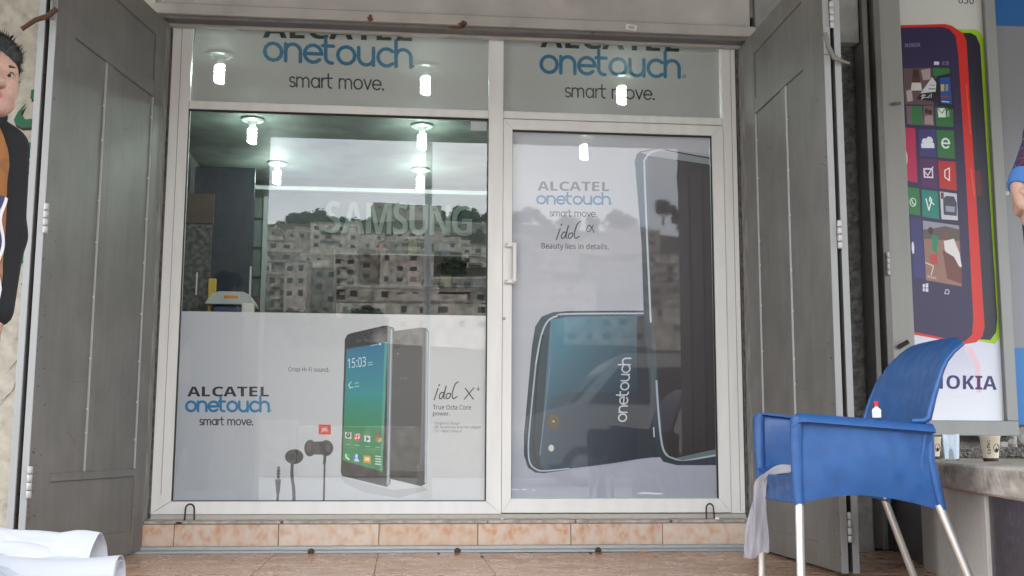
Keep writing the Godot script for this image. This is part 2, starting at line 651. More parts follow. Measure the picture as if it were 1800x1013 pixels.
func sky_picture() -> ImageTexture:
	var a := FastNoiseLite.new()
	a.seed = 11; a.frequency = 1.6; a.fractal_octaves = 5
	var im := Image.create(512, 256, false, Image.FORMAT_RGB8)
	for y in 256:
		var el := PI / 2 - PI * (y + 0.5) / 256
		for x in 512:
			var az := TAU * (x + 0.5) / 512
			var d := V(cos(el) * cos(az), maxf(sin(el), 0.0), cos(el) * sin(az))
			var q := d / (d.y + 0.25)
			var s := clampf(a.get_noise_3d(q.x, q.y, q.z) * 0.9 + 0.5, 0, 1)
			var col := Color(0.78, 0.82, 0.87).lerp(Color(0.97, 0.975, 0.98), s)
			col = col.lerp(Color(0.95, 0.96, 0.97), pow(1.0 - clampf(sin(el), 0, 1), 6) * 0.5)
			if el < 0: col = Color(0.60, 0.59, 0.57)
			im.set_pixel(x, y, col)
	return ImageTexture.create_from_image(im)

func materials() -> void:
	var fine := grain(3, 0.06, 0.80, 1.0, 1.0)
	var blotch := grain(5, 0.018, 0.62, 1.0, 0.8)
	var bumpy := grain(8, 0.09, 0.0, 1.0, 1.0)
	var streak := grain(9, 0.05, 0.955, 1.0, 0.7, 256, null, null, Vector2(1.0, 0.12))
	M.fine = fine; M.blotch = blotch; M.bumpy = bumpy; M.streak = streak
	M.white = mk(lin(.80, .78, .74), 0.38, 0.0, streak, 0.9)
	M.grey = mk(lin(.180, .170, .160), 0.48, 0.0, worn(), 0.5)
	M.bead = mk(lin(.42, .42, .41), 0.45)  # paler than the leaf: edge highlight put into the colour
	M.grey_edge = mk(lin(.29, .288, .282), 0.45, 0.0, streak, 1.1)
	M.grey_old = mk(lin(.33, .31, .28), 0.55, 0.0, grain(12, 0.05, 0.45, 1.0, 0.6, 256, null, null, Vector2(1, .25)), 1.7)
	M.lintel = mk(lin(.50, .46, .42), 0.5, 0.0, grain(19, 0.015, 0.84, 1.0, 1.0), 0.7)
	M.plaster = mk(lin(.56, .52, .43), 0.9, 0.0, grain(14, 0.035, 0.78, 1.0, 0.6), 1.3, bumpy, 0.10)
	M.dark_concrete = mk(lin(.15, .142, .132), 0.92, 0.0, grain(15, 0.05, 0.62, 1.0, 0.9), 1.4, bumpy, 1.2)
	M.concrete = mk(lin(.40, .38, .34), 0.85, 0.0, grain(16, 0.035, 0.78, 1.0, 0.7), 1.2, bumpy, 0.4)
	M.soffit = mk(lin(.42, .41, .38), 0.9, 0.0, blotch, 0.5)
	M.steel = mk(lin(.42, .43, .43), 0.45, 0.3, streak, 1.3)
	M.asphalt = mk(lin(.36, .35, .33), 0.9, 0.0, fine, 0.9, bumpy, 0.4)
	M.pave = mk(lin(.45, .42, .39), 0.9, 0.0, blotch, 0.6)
	M.rust = mk(lin(.10, .045, .025), 0.9, 0.0, fine, 8.0)
	M.iron = mk(lin(.05, .045, .04), 0.6, 0.4)
	M.rubber = mk(lin(.03, .03, .03), 0.7)
	M.white_spot = mk(lin(.6, .6, .58), 0.6)
	M.skin = mk(lin(.45, .265, .195), 0.55, 0.0, grain(24, 0.05, 0.84, 1.0, 1.0), 6.0)
	M.skin.subsurf_scatter_enabled = true; M.skin.subsurf_scatter_strength = 0.12
	M.hair = mk(lin(.012, .010, .009), 0.55, 0.0, null, 1.0)
	M.black_cloth = mk(lin(.008, .008, .010), 0.9, 0.0, fine, 14.0)
	M.denim = mk(lin(.028, .038, .085), 0.9, 0.0, fine, 14.0)
	M.alu = mk(lin(.72, .71, .68), 0.32, 0.75)
	# glass: a plain pane, and the show window's reflecting pane
	var gl := StandardMaterial3D.new()
	gl.transparency = BaseMaterial3D.TRANSPARENCY_ALPHA
	gl.albedo_color = Color(1, 1, 1, 0.0); gl.roughness = 0.02
	M.glass = gl
	var one := Image.create(4, 4, false, Image.FORMAT_RGB8)
	one.fill(Color(1, 1, 1))
	var rg := StandardMaterial3D.new()
	rg.transparency = BaseMaterial3D.TRANSPARENCY_ALPHA
	rg.albedo_color = Color(1.0, 1.0, 1.0, 0.080); rg.albedo_texture = ImageTexture.create_from_image(one); rg.metallic = 1.0; rg.roughness = 0.0
	M.mirror = rg

# ================================================================ ground and hill
func ground() -> void:
	var g := G.new()
	var up := Vector3.UP
	g.quad(V(-400, -0.16, -60), V(400, -0.16, -60), V(400, -0.16, 140), V(-400, -0.16, 140), up)
	struct("road", g, M.asphalt)
	struct("pavement", bx(-9, 9, -0.155, -0.03, 0.02, 4.1, 0.01), M.pave)
	for k in 12:
		part("kerb_stone", bx(-9 + k * 1.5 + .004, -9 + (k + 1) * 1.5 - .004, -0.155, -0.024, 4.1, 4.25, 0.012), M.concrete, get_node("pavement"))

func rise(x: float, z: float) -> float:
	var t := clampf((z - 300.0) / 357.0, 0, 1)
	var y := 26.0 + t * 103.0
	if z < 300: y = lerpf(-0.3, 26.0, pow(clampf((z - 140.0) / 160.0, 0, 1), 1.4))
	if z > 657: y = 129.0 - (z - 657.0) * 0.2
	return y + sin(x * 0.021 + 1.0) * 3.0 * t + sin(x * 0.09 + z * 0.05) * 0.7

func hill() -> void:
	var g := G.new()
	g.grid(func(u, w): 
		var x := lerpf(-260, 330, u)
		var z := lerpf(139, 900, w)
		return V(x, rise(x, z), z), 40, 50)
	struct("hillside", g, mk(lin(.16, .13, .085), 0.95, 0.0, grain(21, 0.04, 0.3, 1.0, 0.8, 256, lin(.07, .085, .04), lin(.34, .28, .2)), 0.02))
	# houses: x, z, width, top, storeys, windows per storey
	var rows := HOUSES()
	var tones := [lin(.62, .56, .48), lin(.76, .70, .61), lin(.46, .41, .35), lin(.68, .59, .52), lin(.38, .35, .31)]
	var walls := []
	for t in tones: walls.append(mk(t, 0.9, 0.0, M.blotch, 0.06))
	var pane := mk(lin(.03, .035, .04), 0.2)
	var lip := mk(lin(.5, .46, .4), 0.9)
	var words := ["pale stone", "cream", "sandy", "pinkish stone", "weathered grey"]
	var i := 0
	var wm := bx(-.5, .5, 0, 1, -.06, .03).mesh()
	for r in rows:
		var w: float = r[2] * 1.25
		var top: float = r[3] + (i * 13 % 7 - 3) * 0.5
		var fl: int = r[4]
		var co: int = maxi(2, int(r[5] * 0.75))
		var fh := 3.9
		var y0 := rise(r[0], r[1]) - 6.0
		var y1 := top - fl * fh
		if y0 > y1 - 1: y0 = y1 - 1
		var dp := clampf(w * 0.8, 6, 13)
		var kind: int = i % 5
		var h := thing("hill_house", "%s hill house reflected %s" % [words[kind], house_spot(i)], "house", V(r[0], y1, r[1]), "houses on the hill across the road")
		h.rotation.y = (((i * 37) % 11) - 5) * 0.035
		var wl := part("wall", bx(-w / 2, w / 2, y0 - y1, fl * fh, 0, dp, 0.05), walls[kind], h)
		part("parapet", bx(-w / 2 - .2, w / 2 + .2, fl * fh, fl * fh + .7, -.2, dp + .2, 0.05), walls[(kind + 1) % 5], wl)
		if i % 3 == 0:
			part("roof_room", bx(-w * .2, w * .25, fl * fh + .7, fl * fh + 3.1, dp * .4, dp * .9, 0.05), walls[(kind + 2) % 5], wl)
		if i % 2 == 0:
			var tk := G.new().lathe(Transform3D(Basis(), V(w * .3, fl * fh + .7, dp * .3)), [P(0.001, 1.6), P(.6, 1.5), P(.6, 0), P(0.001, 0)], 10)
			part("water_tank", tk, lip, h)
		for f in fl:
			for k in co:
				if (i * 7 + f * 3 + k * 5) % 4 == 0 and co > 2:
					continue
				var ww := 1.1 + 0.4 * ((i + k) % 3)
				var win := part("window", wm, pane, h)
				win.position = V(-w / 2 + (k + 0.5) * w / co, f * fh + 1.2, 0)
				win.scale = V(minf(ww * 1.35, w / co * 0.5), 1.5 + 0.25 * ((k + f + i) % 2), 1)
			if i % 3 == 1 and f > 0:
				part("balcony", bx(-w * .3, w * .12, f * fh - .25, f * fh + .75, -1.1, -.02, 0.03), walls[(kind + 3) % 5], h)
		i += 1
	# trees on the ridge and between the houses
	var leaf := mk(lin(.045, .065, .03), 0.85)
	leaf.vertex_color_use_as_albedo = true
	leaf.albedo_color = Color(1, 1, 1)
	var bark := mk(lin(.09, .07, .05), 0.9)
	var crowns := []
	for k in 4: crowns.append(crown(k).mesh(true))
	var trunk := G.new().tube([V(0, -3, 0), V(.2, 3, 0), V(-.1, 7, .2)], [.5, .38, .15], 7).mesh()
	i = 0
	for r in TREES():
		var k := i % 4
		var big := 1.0 + ((i * 29) % 7) * 0.09
		var y: float = r[2] - 13.0 * big
		var t := thing("hill_tree", "%s hill tree reflected %s" % [["round topped", "narrow", "spreading", "ragged"][k], tree_spot(i)], "tree", V(r[0], y, r[1]), "trees on the hill across the road")
		t.scale = V(big * 1.45, big, big * 1.45); t.rotation.y = i * 1.3
		part("trunk", trunk, bark, t)
		part("crown", crowns[k], leaf, t)
		i += 1

func house_spot(i: int) -> String:
	var spots := ["left of the middle of the show window, under the trees", "under the first letter of the wall sign", "nearest the dark pillar, close to the skyline", "nearest the dark pillar, below the first house", "below the big pair of houses, left half", "below the big pair of houses, right half", "at the window's foot, nearest the dark pillar", "second at the window's foot from the dark pillar", "third at the window's foot from the dark pillar", "fourth at the window's foot from the dark pillar", "left of the lamp post at the window's foot", "just right of the big pair of houses", "between the big pair of houses and the lamp post", "behind the lamp post, below the skyline", "near the skyline at the window's right edge", "right of the lamp post, below the skyline block", "at the window's right edge, half way up the slope", "tall and narrow, left of the lamp post", "behind the lamp post, half way down the slope", "low and long, at the window's right edge", "low and long, left of the lamp post", "lowest and longest at the window's foot", "on the skyline, left of the lamp post", "on the skyline, behind the lamp post", "faintly at the door's left edge, below the logo", "faintly in the door, left of the handwriting", "faintly in the door, beside the handwriting, far up", "faintly in the door, level with the handle", "faintly in the door, right of the handle", "faintly in the door, left of the big phone's edge", "faintly in the door, behind the big phone's edge", "in the big phone's dark face, upper left", "in the big phone's dark face, lower down", "faintly at the door's right edge", "faintly in the door below the handle, left", "faintly in the door below the handle, middle", "faintly in the door below the handle, right", "behind the front pillar, higher one", "behind the front pillar, lower one"]
	return spots[i % spots.size()]

func tree_spot(i: int) -> String:
	var n := ["first", "second", "third", "fourth", "fifth", "sixth", "seventh", "eighth", "ninth", "tenth", "eleventh", "twelfth", "thirteenth", "fourteenth", "fifteenth", "sixteenth", "seventeenth", "eighteenth", "nineteenth", "last"]
	if i < 20: return "on the show window's skyline, %s from the left" % n[i]
	if i < 32: return "faintly on the door's skyline, %s from the left" % n[i - 20]
	return ["at the show window's right edge, below the skyline", "at the foot of the show window, nearest the dark pillar", "at the show window's foot, left of two others", "at the show window's foot, between two others", "at the show window's foot, right of two others", "beside the lamp post, half way up the slope", "behind the front pillar, right one", "behind the front pillar, left one"][i - 32]

func crown(k: int) -> G:
	var g := G.new()
	var r := RandomNumberGenerator.new()
	r.seed = 40 + k
	var size: Vector3 = [V(4.2, 6, 4.2), V(3.0, 6.8, 3.0), V(5.2, 5.4, 5), V(3.8, 6.2, 3.8)][k]
	var lobes := []
	for j in 9:
		lobes.append([V(r.randf_range(-.6, .6), r.randf_range(-.6, .6), r.randf_range(-.6, .6)) * size + V(0, 7.0, 0), r.randf_range(.30, .58)])
	for j in 1300:
		var L = lobes[j % 9]
		var d := V(r.randfn(), r.randfn(), r.randfn()).normalized()
		var p: Vector3 = L[0] + d * size * L[1] * pow(r.randf(), 0.3)
		var a := V(r.randfn(), r.randfn(), r.randfn()).normalized() * r.randf_range(.3, .6)
		var b := a.cross(d).normalized() * r.randf_range(.25, .5)
		var sh := r.randf_range(.6, 1.3)
		g.tint = Color(.042 * sh, .062 * sh, .03 * sh)
		g.tri(p - a, p + b, p + a, d); g.tri(p - a, p - b, p + a, d)
	return g

func HOUSES() -> Array:
	return [[-45.7, 504.4, 11.0, 96.7, 3, 4], [-30.4, 494.2, 17.2, 95.5, 3, 6], [-63.8, 524.8, 9.4, 98.9, 2, 3], [-52.9, 456.8, 13.1, 81.6, 2, 5], [-44.7, 429.6, 13.4, 73.1, 3, 5], [-31.8, 422.8, 11.2, 71.6, 2, 4], [-45.4, 361.6, 4.8, 59.3, 4, 2], [-39.3, 353.1, 5.4, 54.7, 3, 3], [-33.0, 344.6, 5.6, 54.4, 3, 3], [-26.0, 349.7, 8.8, 53.9, 3, 4], [-20.4, 388.8, 7.3, 64.9, 4, 3], [-16.7, 524.8, 12.9, 98.8, 3, 4], [-5.8, 506.1, 8.2, 92.3, 3, 3], [7.3, 541.8, 19.6, 104.7, 3, 6], [32.8, 589.4, 28.6, 119.0, 2, 9], [22.6, 507.8, 13.1, 91.3, 2, 4], [31.1, 456.8, 11.0, 80.7, 3, 4], [-10.7, 405.8, 8.3, 70.2, 4, 3], [1.4, 395.6, 15.3, 68.2, 4, 6], [17.8, 336.1, 19.6, 50.8, 2, 9], [-2.9, 327.6, 21.9, 46.9, 2, 8], [5.8, 302.1, 38.2, 40.1, 2, 12], [-8.2, 650.6, 14.8, 138.4, 1, 4], [10.0, 654.0, 19.6, 138.9, 1, 5], [50.2, 504.4, 15.3, 93.8, 3, 4], [62.2, 453.4, 17.8, 80.1, 3, 5], [90.6, 521.4, 15.1, 99.3, 2, 4], [41.5, 376.9, 15.8, 58.6, 3, 5], [55.4, 359.9, 13.6, 54.6, 3, 4], [80.2, 402.4, 17.2, 65.4, 3, 5], [114.4, 538.4, 20.1, 104.4, 3, 4], [108.3, 439.8, 17.7, 76.3, 3, 5], [89.6, 342.9, 20.2, 50.8, 3, 6], [141.6, 487.4, 21.1, 90.1, 3, 5], [38.4, 317.4, 19.9, 41.3, 2, 7], [59.2, 303.8, 22.6, 37.6, 2, 8], [82.6, 300.4, 22.6, 36.7, 2, 8], [-64.8, 436.4, 15.3, 76.8, 3, 4], [-55.1, 354.8, 14.1, 51.7, 3, 4]]

func TREES() -> Array:
	return [[-84.1, 665.9, 130.0], [-80.1, 674.4, 132.4], [-72.2, 660.8, 128.7], [-67.8, 667.6, 133.4], [-62.0, 660.8, 136.2], [-58.1, 671.0, 135.3], [-51.5, 657.4, 138.7], [-48.1, 667.6, 137.2], [-42.5, 664.2, 135.0], [-36.0, 671.0, 135.0], [-29.9, 662.5, 135.1], [-25.0, 671.0, 134.6], [-19.6, 667.6, 135.6], [2.7, 677.8, 142.6], [22.8, 664.2, 140.1], [29.4, 667.6, 143.6], [34.3, 660.8, 142.8], [40.1, 667.6, 143.5], [44.7, 662.5, 140.2], [49.8, 667.6, 138.9], [58.6, 665.9, 145.3], [67.5, 667.6, 142.4], [75.6, 662.5, 143.6], [87.0, 669.3, 141.8], [101.3, 671.0, 140.4], [114.9, 667.6, 142.1], [128.9, 665.9, 144.3], [140.6, 671.0, 142.8], [153.2, 640.4, 145.0], [163.5, 647.2, 144.7], [173.9, 654.0, 142.1], [186.3, 660.8, 142.4], [19.7, 439.8, 74.3], [-41.3, 331.0, 43.5], [-22.6, 303.8, 37.9], [-16.3, 300.4, 36.9], [-10.4, 303.8, 38.1], [37.6, 555.4, 109.0], [-100.0, 640.4, 125.3], [-119.0, 640.4, 126.5]]

# ================================================================ building
func building() -> void:
	var b := thing("shop_building", "concrete shop building with a deep porch roof over the glazed shop front", "building")
	part("left_wall", bx(-4.2, -1.235, -0.03, 3.05, -0.2, 0.1), M.plaster, b, "beige plaster wall with green and black brush writing")
	part("beam", bx(-1.235, 1.80, 2.72, 3.05, -0.2, 0.1), M.soffit, b)
	part("right_pillar", bx(1.80, 2.37, -0.03, 3.05, -0.2, 0.05, 0.02), M.dark_concrete, b, "dark concrete strip beside the right shutter")  # darker concrete tone than the rest of the building
	part("lit_tone_foot", bx(1.86, 2.368, -0.03, .46, 0.03, 0.062, 0.012), M.concrete, b, "added paler foot of the dark pillar, light put into its colour")  # added paler slab stands for light falling on the pillar's foot
	part("plinth", bx(2.36, 4.2, -0.155, .36, -0.2, -0.06), M.concrete, b)
	part("far_right_wall", bx(3.9, 7.5, -0.03, 3.05, -0.2, 0.1), M.plaster, b)
	part("porch_roof", bx(-4.2, 7.5, 3.05, 3.3, -4.0, 3.72, 0.01), M.soffit, b)
	part("upper_wall", bx(-4.2, 7.5, 3.3, 7.5, -0.2, 0.0), M.plaster, b)
	part("front_pillar", bx(-1.62, -1.04, -0.03, 3.05, 2.7, 3.05, 0.02), M.concrete, b)
	part("front_pillar", bx(2.2, 2.75, -0.03, 3.05, 2.7, 3.05, 0.02), M.concrete, b)
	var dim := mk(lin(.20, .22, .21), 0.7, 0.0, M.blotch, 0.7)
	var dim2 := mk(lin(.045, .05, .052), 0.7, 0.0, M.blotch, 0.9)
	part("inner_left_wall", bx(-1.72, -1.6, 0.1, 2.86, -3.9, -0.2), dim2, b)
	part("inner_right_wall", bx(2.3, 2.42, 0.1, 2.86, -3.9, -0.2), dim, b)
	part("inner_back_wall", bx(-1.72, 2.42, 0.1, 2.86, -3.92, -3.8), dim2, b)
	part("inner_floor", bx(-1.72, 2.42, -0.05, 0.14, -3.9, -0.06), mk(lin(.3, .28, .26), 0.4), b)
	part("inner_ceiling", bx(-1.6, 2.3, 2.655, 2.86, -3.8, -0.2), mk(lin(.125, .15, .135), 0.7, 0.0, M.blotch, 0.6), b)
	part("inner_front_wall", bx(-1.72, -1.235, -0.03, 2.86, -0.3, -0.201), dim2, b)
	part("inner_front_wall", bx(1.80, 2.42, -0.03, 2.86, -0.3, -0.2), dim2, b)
	# brush writing on the left wall
	var green := mk(lin(.02, .13, .06), 0.7)
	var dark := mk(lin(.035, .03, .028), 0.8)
	var t := Transform3D(Basis(), V(0, 0, 0.1))
	var a1 := [P(-1.808, 2.201), P(-1.74, 2.205), P(-1.745, 2.157), P(-1.811, 2.155)]
	var a2 := [P(-1.833, 2.129), P(-1.865, 2.088), P(-1.881, 2.048), P(-1.872, 2.026), P(-1.842, 2.01), P(-1.72, 2.02), P(-1.68, 2.08), P(-1.69, 2.13), P(-1.72, 2.075), P(-1.776, 2.058), P(-1.829, 2.052), P(-1.849, 2.08)]
	var a3 := [P(-1.843, 1.936), P(-1.886, 1.867), P(-1.897, 1.833), P(-1.865, 1.795), P(-1.76, 1.79), P(-1.71, 1.83), P(-1.71, 1.90), P(-1.75, 1.945), P(-1.80, 1.94), P(-1.825, 1.906), P(-1.815, 1.876), P(-1.77, 1.872), P(-1.75, 1.86), P(-1.78, 1.845), P(-1.832, 1.844), P(-1.858, 1.868)]
	for q in [a1, a2, a3]:
		part("brush_letter", G.new().prism(PackedVector2Array(q), t, 0.003), green, b)
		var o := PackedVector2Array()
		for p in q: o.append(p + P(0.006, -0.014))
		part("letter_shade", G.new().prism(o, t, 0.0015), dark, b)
	for s in [[P(-1.80, 1.76), P(-1.805, 1.68), P(-1.79, 1.69)], [P(-1.86, 1.70), P(-1.84, 1.72), P(-1.83, 1.70), P(-1.85, 1.685)], [P(-1.84, 1.665), P(-1.77, 1.69), P(-1.75, 1.73), P(-1.77, 1.68)], [P(-1.74, 1.67), P(-1.69, 1.68), P(-1.68, 1.72), P(-1.70, 1.66)],
		[P(-1.90, 0.69), P(-1.85, 0.70), P(-1.80, 0.75), P(-1.79, 0.80), P(-1.81, 0.74), P(-1.86, 0.675)], [P(-1.83, 0.84), P(-1.79, 0.89), P(-1.77, 0.93), P(-1.80, 0.88)], [P(-1.79, 0.72), P(-1.76, 0.78), P(-1.73, 0.83), P(-1.75, 0.73)]]:
		part("brush_stroke", G.new().prism(PackedVector2Array(s), t, 0.002), dark, b)
	for s in [[P(-1.83, 1.36), P(-1.80, 1.40), P(-1.76, 1.42), P(-1.77, 1.37), P(-1.81, 1.34)], [P(-1.80, 1.25), P(-1.75, 1.28), P(-1.74, 1.24), P(-1.78, 1.22)]]:
		part("brush_letter", G.new().prism(PackedVector2Array(s), t, 0.003), green, b)

func porch_tiles() -> void:
	var floor_tone := [lin(.50, .305, .205), lin(.48, .285, .19), lin(.525, .33, .23)]
	var mats := []
	var tex := grain(31, 0.018, 0, 1, 1.0, 256, Color(0.86, 0.84, 0.82), Color(1, 1, 1), Vector2(0.45, 1.5))
	var dirt := grain(32, 0.03, 0.12, 0.5, 1.0)
	for c in floor_tone:
		var m := mk(c, 0.5, 0.0, tex, 0.8)
		m.roughness_texture = dirt; m.roughness = 1.0
		mats.append(m)
	var pv := get_node("pavement")
	var cut := bx(-.2363, .2363, -.02, 0, -.2363, .2363, 0.002).mesh()
	for j in 6:
		for i in range(-5, 7):
			var o := part("tile", cut, mats[(i * 7 + j * 5 + 20) % 3], pv)
			o.position = V(-0.09 + i * 0.475 + 0.2375, rng.randf_range(-.001, .001), 0.176 + 0.2375 + j * 0.475)
	part("grout", bx(-2.6, 3.2, -.029, -.0035, .17, 3.03), mk(lin(.33, .235, .17), 0.9, 0.0, M.blotch, 1.0), pv)
	# the step: marble risers and slabs, then the steel track of the shutters
	var st := thing("doorstep", "low marble faced step under the white shop front", "step")
	part("core", bx(-1.235, 1.80, -0.03, 0.128, -0.06, 0.085), M.concrete, st)
	part("mortar_bed", bx(-1.235, 1.80, 0.1285, 0.1685, -0.06, -0.008), mk(lin(.50, .45, .39), 0.9, 0.0, M.streak, 2.0), st)
	var mm := []
	for k in 4:
		mm.append(mk(Color(1, 1, 1), 0.35, 0.0, grain(50 + k, 0.022, 0, 1, 1.9, 256, [lin(.62, .50, .41), lin(.60, .47, .37), lin(.64, .53, .45), lin(.60, .49, .41)][k], [lin(.52, .25, .13), lin(.52, .29, .17), lin(.54, .32, .20), lin(.50, .24, .13)][k], Vector2(1.0, 0.75)), 2.9))
	var xs := [-1.205, -1.04, -0.56, -0.09, 0.38, 0.83, 1.28, 1.735]
	for i in 7:
		part("riser_tile", bx(xs[i] + .0015, xs[i + 1] - .0015, 0.028, 0.13, 0.085, 0.1, 0.002), mm[(i * 3) % 4], st)
		var ys := rng.randf_range(-.0015, .0015)
		part("slab", bx(xs[i] + .002 + rng.randf_range(0, .05), xs[i + 1] - .002 + rng.randf_range(0, .05), 0.1305, 0.146 + ys, -0.005, 0.108, 0.003), mk(lin(.52, .46, .40), 0.5, 0.0, M.blotch, 3.0), st)
	var tr := thing("shutter_track", "pale grey steel floor track along the foot of the step", "track")
	part("rail", bx(-1.235, 1.80, 0.0, 0.012, 0.11, 0.172, 0.002), M.steel, tr)
	part("lip", bx(-1.235, 1.80, 0.012, 0.030, 0.11, 0.135, 0.003), M.steel, tr)
	for x in [-0.40, 0.28, 0.95]:
		part("rusty_bolt", G.new().lathe(Transform3D(Basis(Vector3.RIGHT, PI / 2), V(x, 0.008, 0.172)), [P(0, .012), P(.012, .009), P(.016, 0)], 9), M.rust, tr)

# ================================================================ the aluminium shop front
func frame_bar(x0: float, x1: float, y0: float, y1: float, z0: float, z1: float) -> G: return bx(x0, x1, y0, y1, z0, z1, 0.003)

func mitre(q: Array, z: float, d: float) -> G: return G.new().prism(PackedVector2Array(q), Transform3D(Basis(), V(0, 0, z)), d)

func shopfront() -> void:
	var f := thing("shopfront_frame", "white aluminium shop front frame with a large pane and two upper lights", "window frame")
	var W: Material = M.white
	part("jamb", mitre([P(-1.177, .171), P(-1.0795, .2312), P(-1.0795, 2.72), P(-1.177, 2.72)], -.06, .06), W, f)
	part("sill_rail", mitre([P(-1.1755, .17), P(.4985, .17), P(.4250, .2295), P(-1.0785, .2295)], -.06, .06), W, f)
	part("mullion", mitre([P(.5, .17), P(.5, 2.72), P(.426, 2.72), P(.426, .2310)], -.06, .06), W, f)
	part("transom", frame_bar(-1.0785, .4255, 2.163, 2.206, -.058, -.002), W, f)
	part("transom", frame_bar(.5005, 1.6535, 2.166, 2.206, -.058, -.002), W, f)
	part("jamb", frame_bar(1.654, 1.728, .17, 2.72, -.06, 0), W, f)
	part("head_rail", frame_bar(-1.177, 1.728, 2.7205, 2.745, -.06, 0), W, f)
	# dull seam lines where sections meet
	var seam := mk(lin(.16, .15, .14), 0.8)
	part("seam", bx(-1.1285, -1.1265, .26, 2.6, -.001, .0012), seam, f)
	part("seam", bx(1.7005, 1.7025, .18, 2.6, -.001, .0012), seam, f)
	part("gasket", G.new().box(V(-1.079, 2.157, -.028), V(.426, 2.163, -.006)).box(V(-1.0795, .23, -.028), V(-1.0755, 2.157, -.006)).box(V(.4215, .23, -.028), V(.426, 2.157, -.006)), M.rubber, f)
	part("gasket", bx(-1.0755, .4215, .2295, .233, -.028, -.006), M.rubber, f)
	var pane := func(x0: float, x1: float, y0: float, y1: float, z: float) -> G:
		var g := G.new()
		g.sheet(V(x0, y1, z), V(x1, y1, z), V(x1, y0, z), V(x0, y0, z), Vector3.BACK)
		return g
	part("glass_pane", pane.call(-1.0785, .4255, .23, 2.163, -.03), M.mirror, f, "large show window pane reflecting the hillside")
	part("glass_pane", pane.call(-1.0785, .4255, 2.206, 2.72, -.03), M.glass, f)
	part("glass_pane", pane.call(.5005, 1.6535, 2.206, 2.72, -.03), M.glass, f)
	# door
	var d := thing("shop_door", "white aluminium glass door with a white pull handle, covered by a poster", "door", V(.502, .175, 0))
	var o := V(.502, .175, 0)
	var b0 := -.05
	part("stile", mitre([P(0, 0), P(.046, .0675), P(.046, 1.931), P(0, 1.984)], b0, .056), W, d)
	part("stile", mitre([P(1.149, 0), P(1.149, 1.984), P(1.091, 1.931), P(1.091, .0675)], b0, .056), W, d)
	part("rail", mitre([P(.0012, 0), P(1.1478, 0), P(1.0898, .067), P(.0472, .067)], b0, .056), W, d)
	part("rail", mitre([P(.0012, 1.984), P(.0472, 1.9315), P(1.0898, 1.9315), P(1.1478, 1.984)], b0, .056), W, d)
	part("gasket", G.new().box(V(.046, 1.928, -.03), V(1.091, 1.9312, -.004)).box(V(.046, .0675, -.03), V(.0485, 1.928, -.004)).box(V(1.0885, .0675, -.03), V(1.091, 1.928, -.004)), M.rubber, d)
	var pn: MeshInstance3D = part("glass_pane", pane.call(.548 - o.x, 1.593 - o.x, .2425 - o.y, 2.106 - o.y, -.03), M.glass, d)
	var hd := part("handle", bx(.045, .066, 1.135, 1.335, .032, .052, .005), W, d)
	for y in [1.142, 1.328]:
		part("foot", bx(.008, .062, y - .011, y + .011, .0065, .034, .004), W, hd)
		part("screw", G.new().lathe(Transform3D(Basis(Vector3.RIGHT, PI / 2), V(.017, y, .034)), [P(0, .002), P(.0035, .001), P(.0035, 0)], 8), M.iron, hd)
	part("lock", G.new().lathe(Transform3D(Basis(Vector3.RIGHT, PI / 2), V(.006, .955, .006)), [P(0, .004), P(.007, .003), P(.009, 0)], 12), M.steel, d)
	# the lintel box of the shutters
	var l := thing("shutter_lintel", "grey painted steel lintel box with rust stains above the shop front", "lintel")
	part("fascia_panel", bx(-1.215, 1.775, 2.662, 3.05, .03, .118, .002), M.lintel, l)
	part("lower_lip", bx(-1.235, 1.80, 2.605, 2.659, .06, .135, .004), M.lintel, l)
	part("channel", bx(-1.235, 1.80, 2.588, 2.604, .04, .112, .002), M.grey, l)
	part("back_flange", bx(-1.235, 1.80, 2.576, 2.66, .008, .036, .002), M.lintel, l)
	part("end_plate", bx(-1.55, -1.237, 2.60, 3.05, .1005, .115, .004), M.plaster, l)
	part("end_plate", bx(1.802, 2.36, 2.60, 3.05, .0505, .125, .004), M.soffit, l)
	for q in [[-.185, 2.618, .02, .024], [.28, 2.612, .026, .018], [.25, 2.597, .05, .008], [.95, 2.598, .012, .008]]:
		var blob := PackedVector2Array()
		for k in 13:
			var a := TAU * k / 13
			blob.append(P(cos(a) * q[2] * rng.randf_range(.5, 1.1), sin(a) * q[3] * rng.randf_range(.5, 1.1)))
		part("rust_stain", G.new().prism(blob, Transform3D(Basis(), V(q[0], q[1], .135 if q[1] > 2.605 else .1122)), .0015), mk(lin(.17, .085, .05), 0.95, 0.0, M.fine, 20.0), l)
	part("nut", G.new().lathe(Transform3D(Basis(Vector3.RIGHT, PI / 2), V(.282, 2.60, .13)), [P(0, .02), P(.009, .018), P(.011, 0)], 6, true), M.rust, l)
	# old steel jambs between shutters and frame
	for s: float in [-1.0, 1.0]:
		var j := thing("steel_jamb", "%s old grey steel jamb with flaking paint beside the %s" % ["left" if s < 0 else "right", "show window" if s < 0 else "door"], "jamb", V(-1.2065 if s < 0 else 1.766, 0, 0), "steel jambs of the shutters")
		part("post", bx(-.026, .026, 0.03, 2.576, .012, .10, .003), M.grey_old, j)
		part("stop_bar", bx(-.010 - s * .012, .010 - s * .012, 0.03, 2.574, .1005, .118, .003), M.grey_old, j)
		part("filler", bx(-s * .026 - .009, -s * .026 + .009, .15, 2.574, -.04, .009, .002), M.dark_concrete, j)
		for y in [1.0, 2.0] if s > 0 else [1.62]:
			part("hinge_lug", bx(-.02 - s * .012, .02 - s * .012, y - .012, y + .012, .1185, .135, .003), M.grey_old, j)

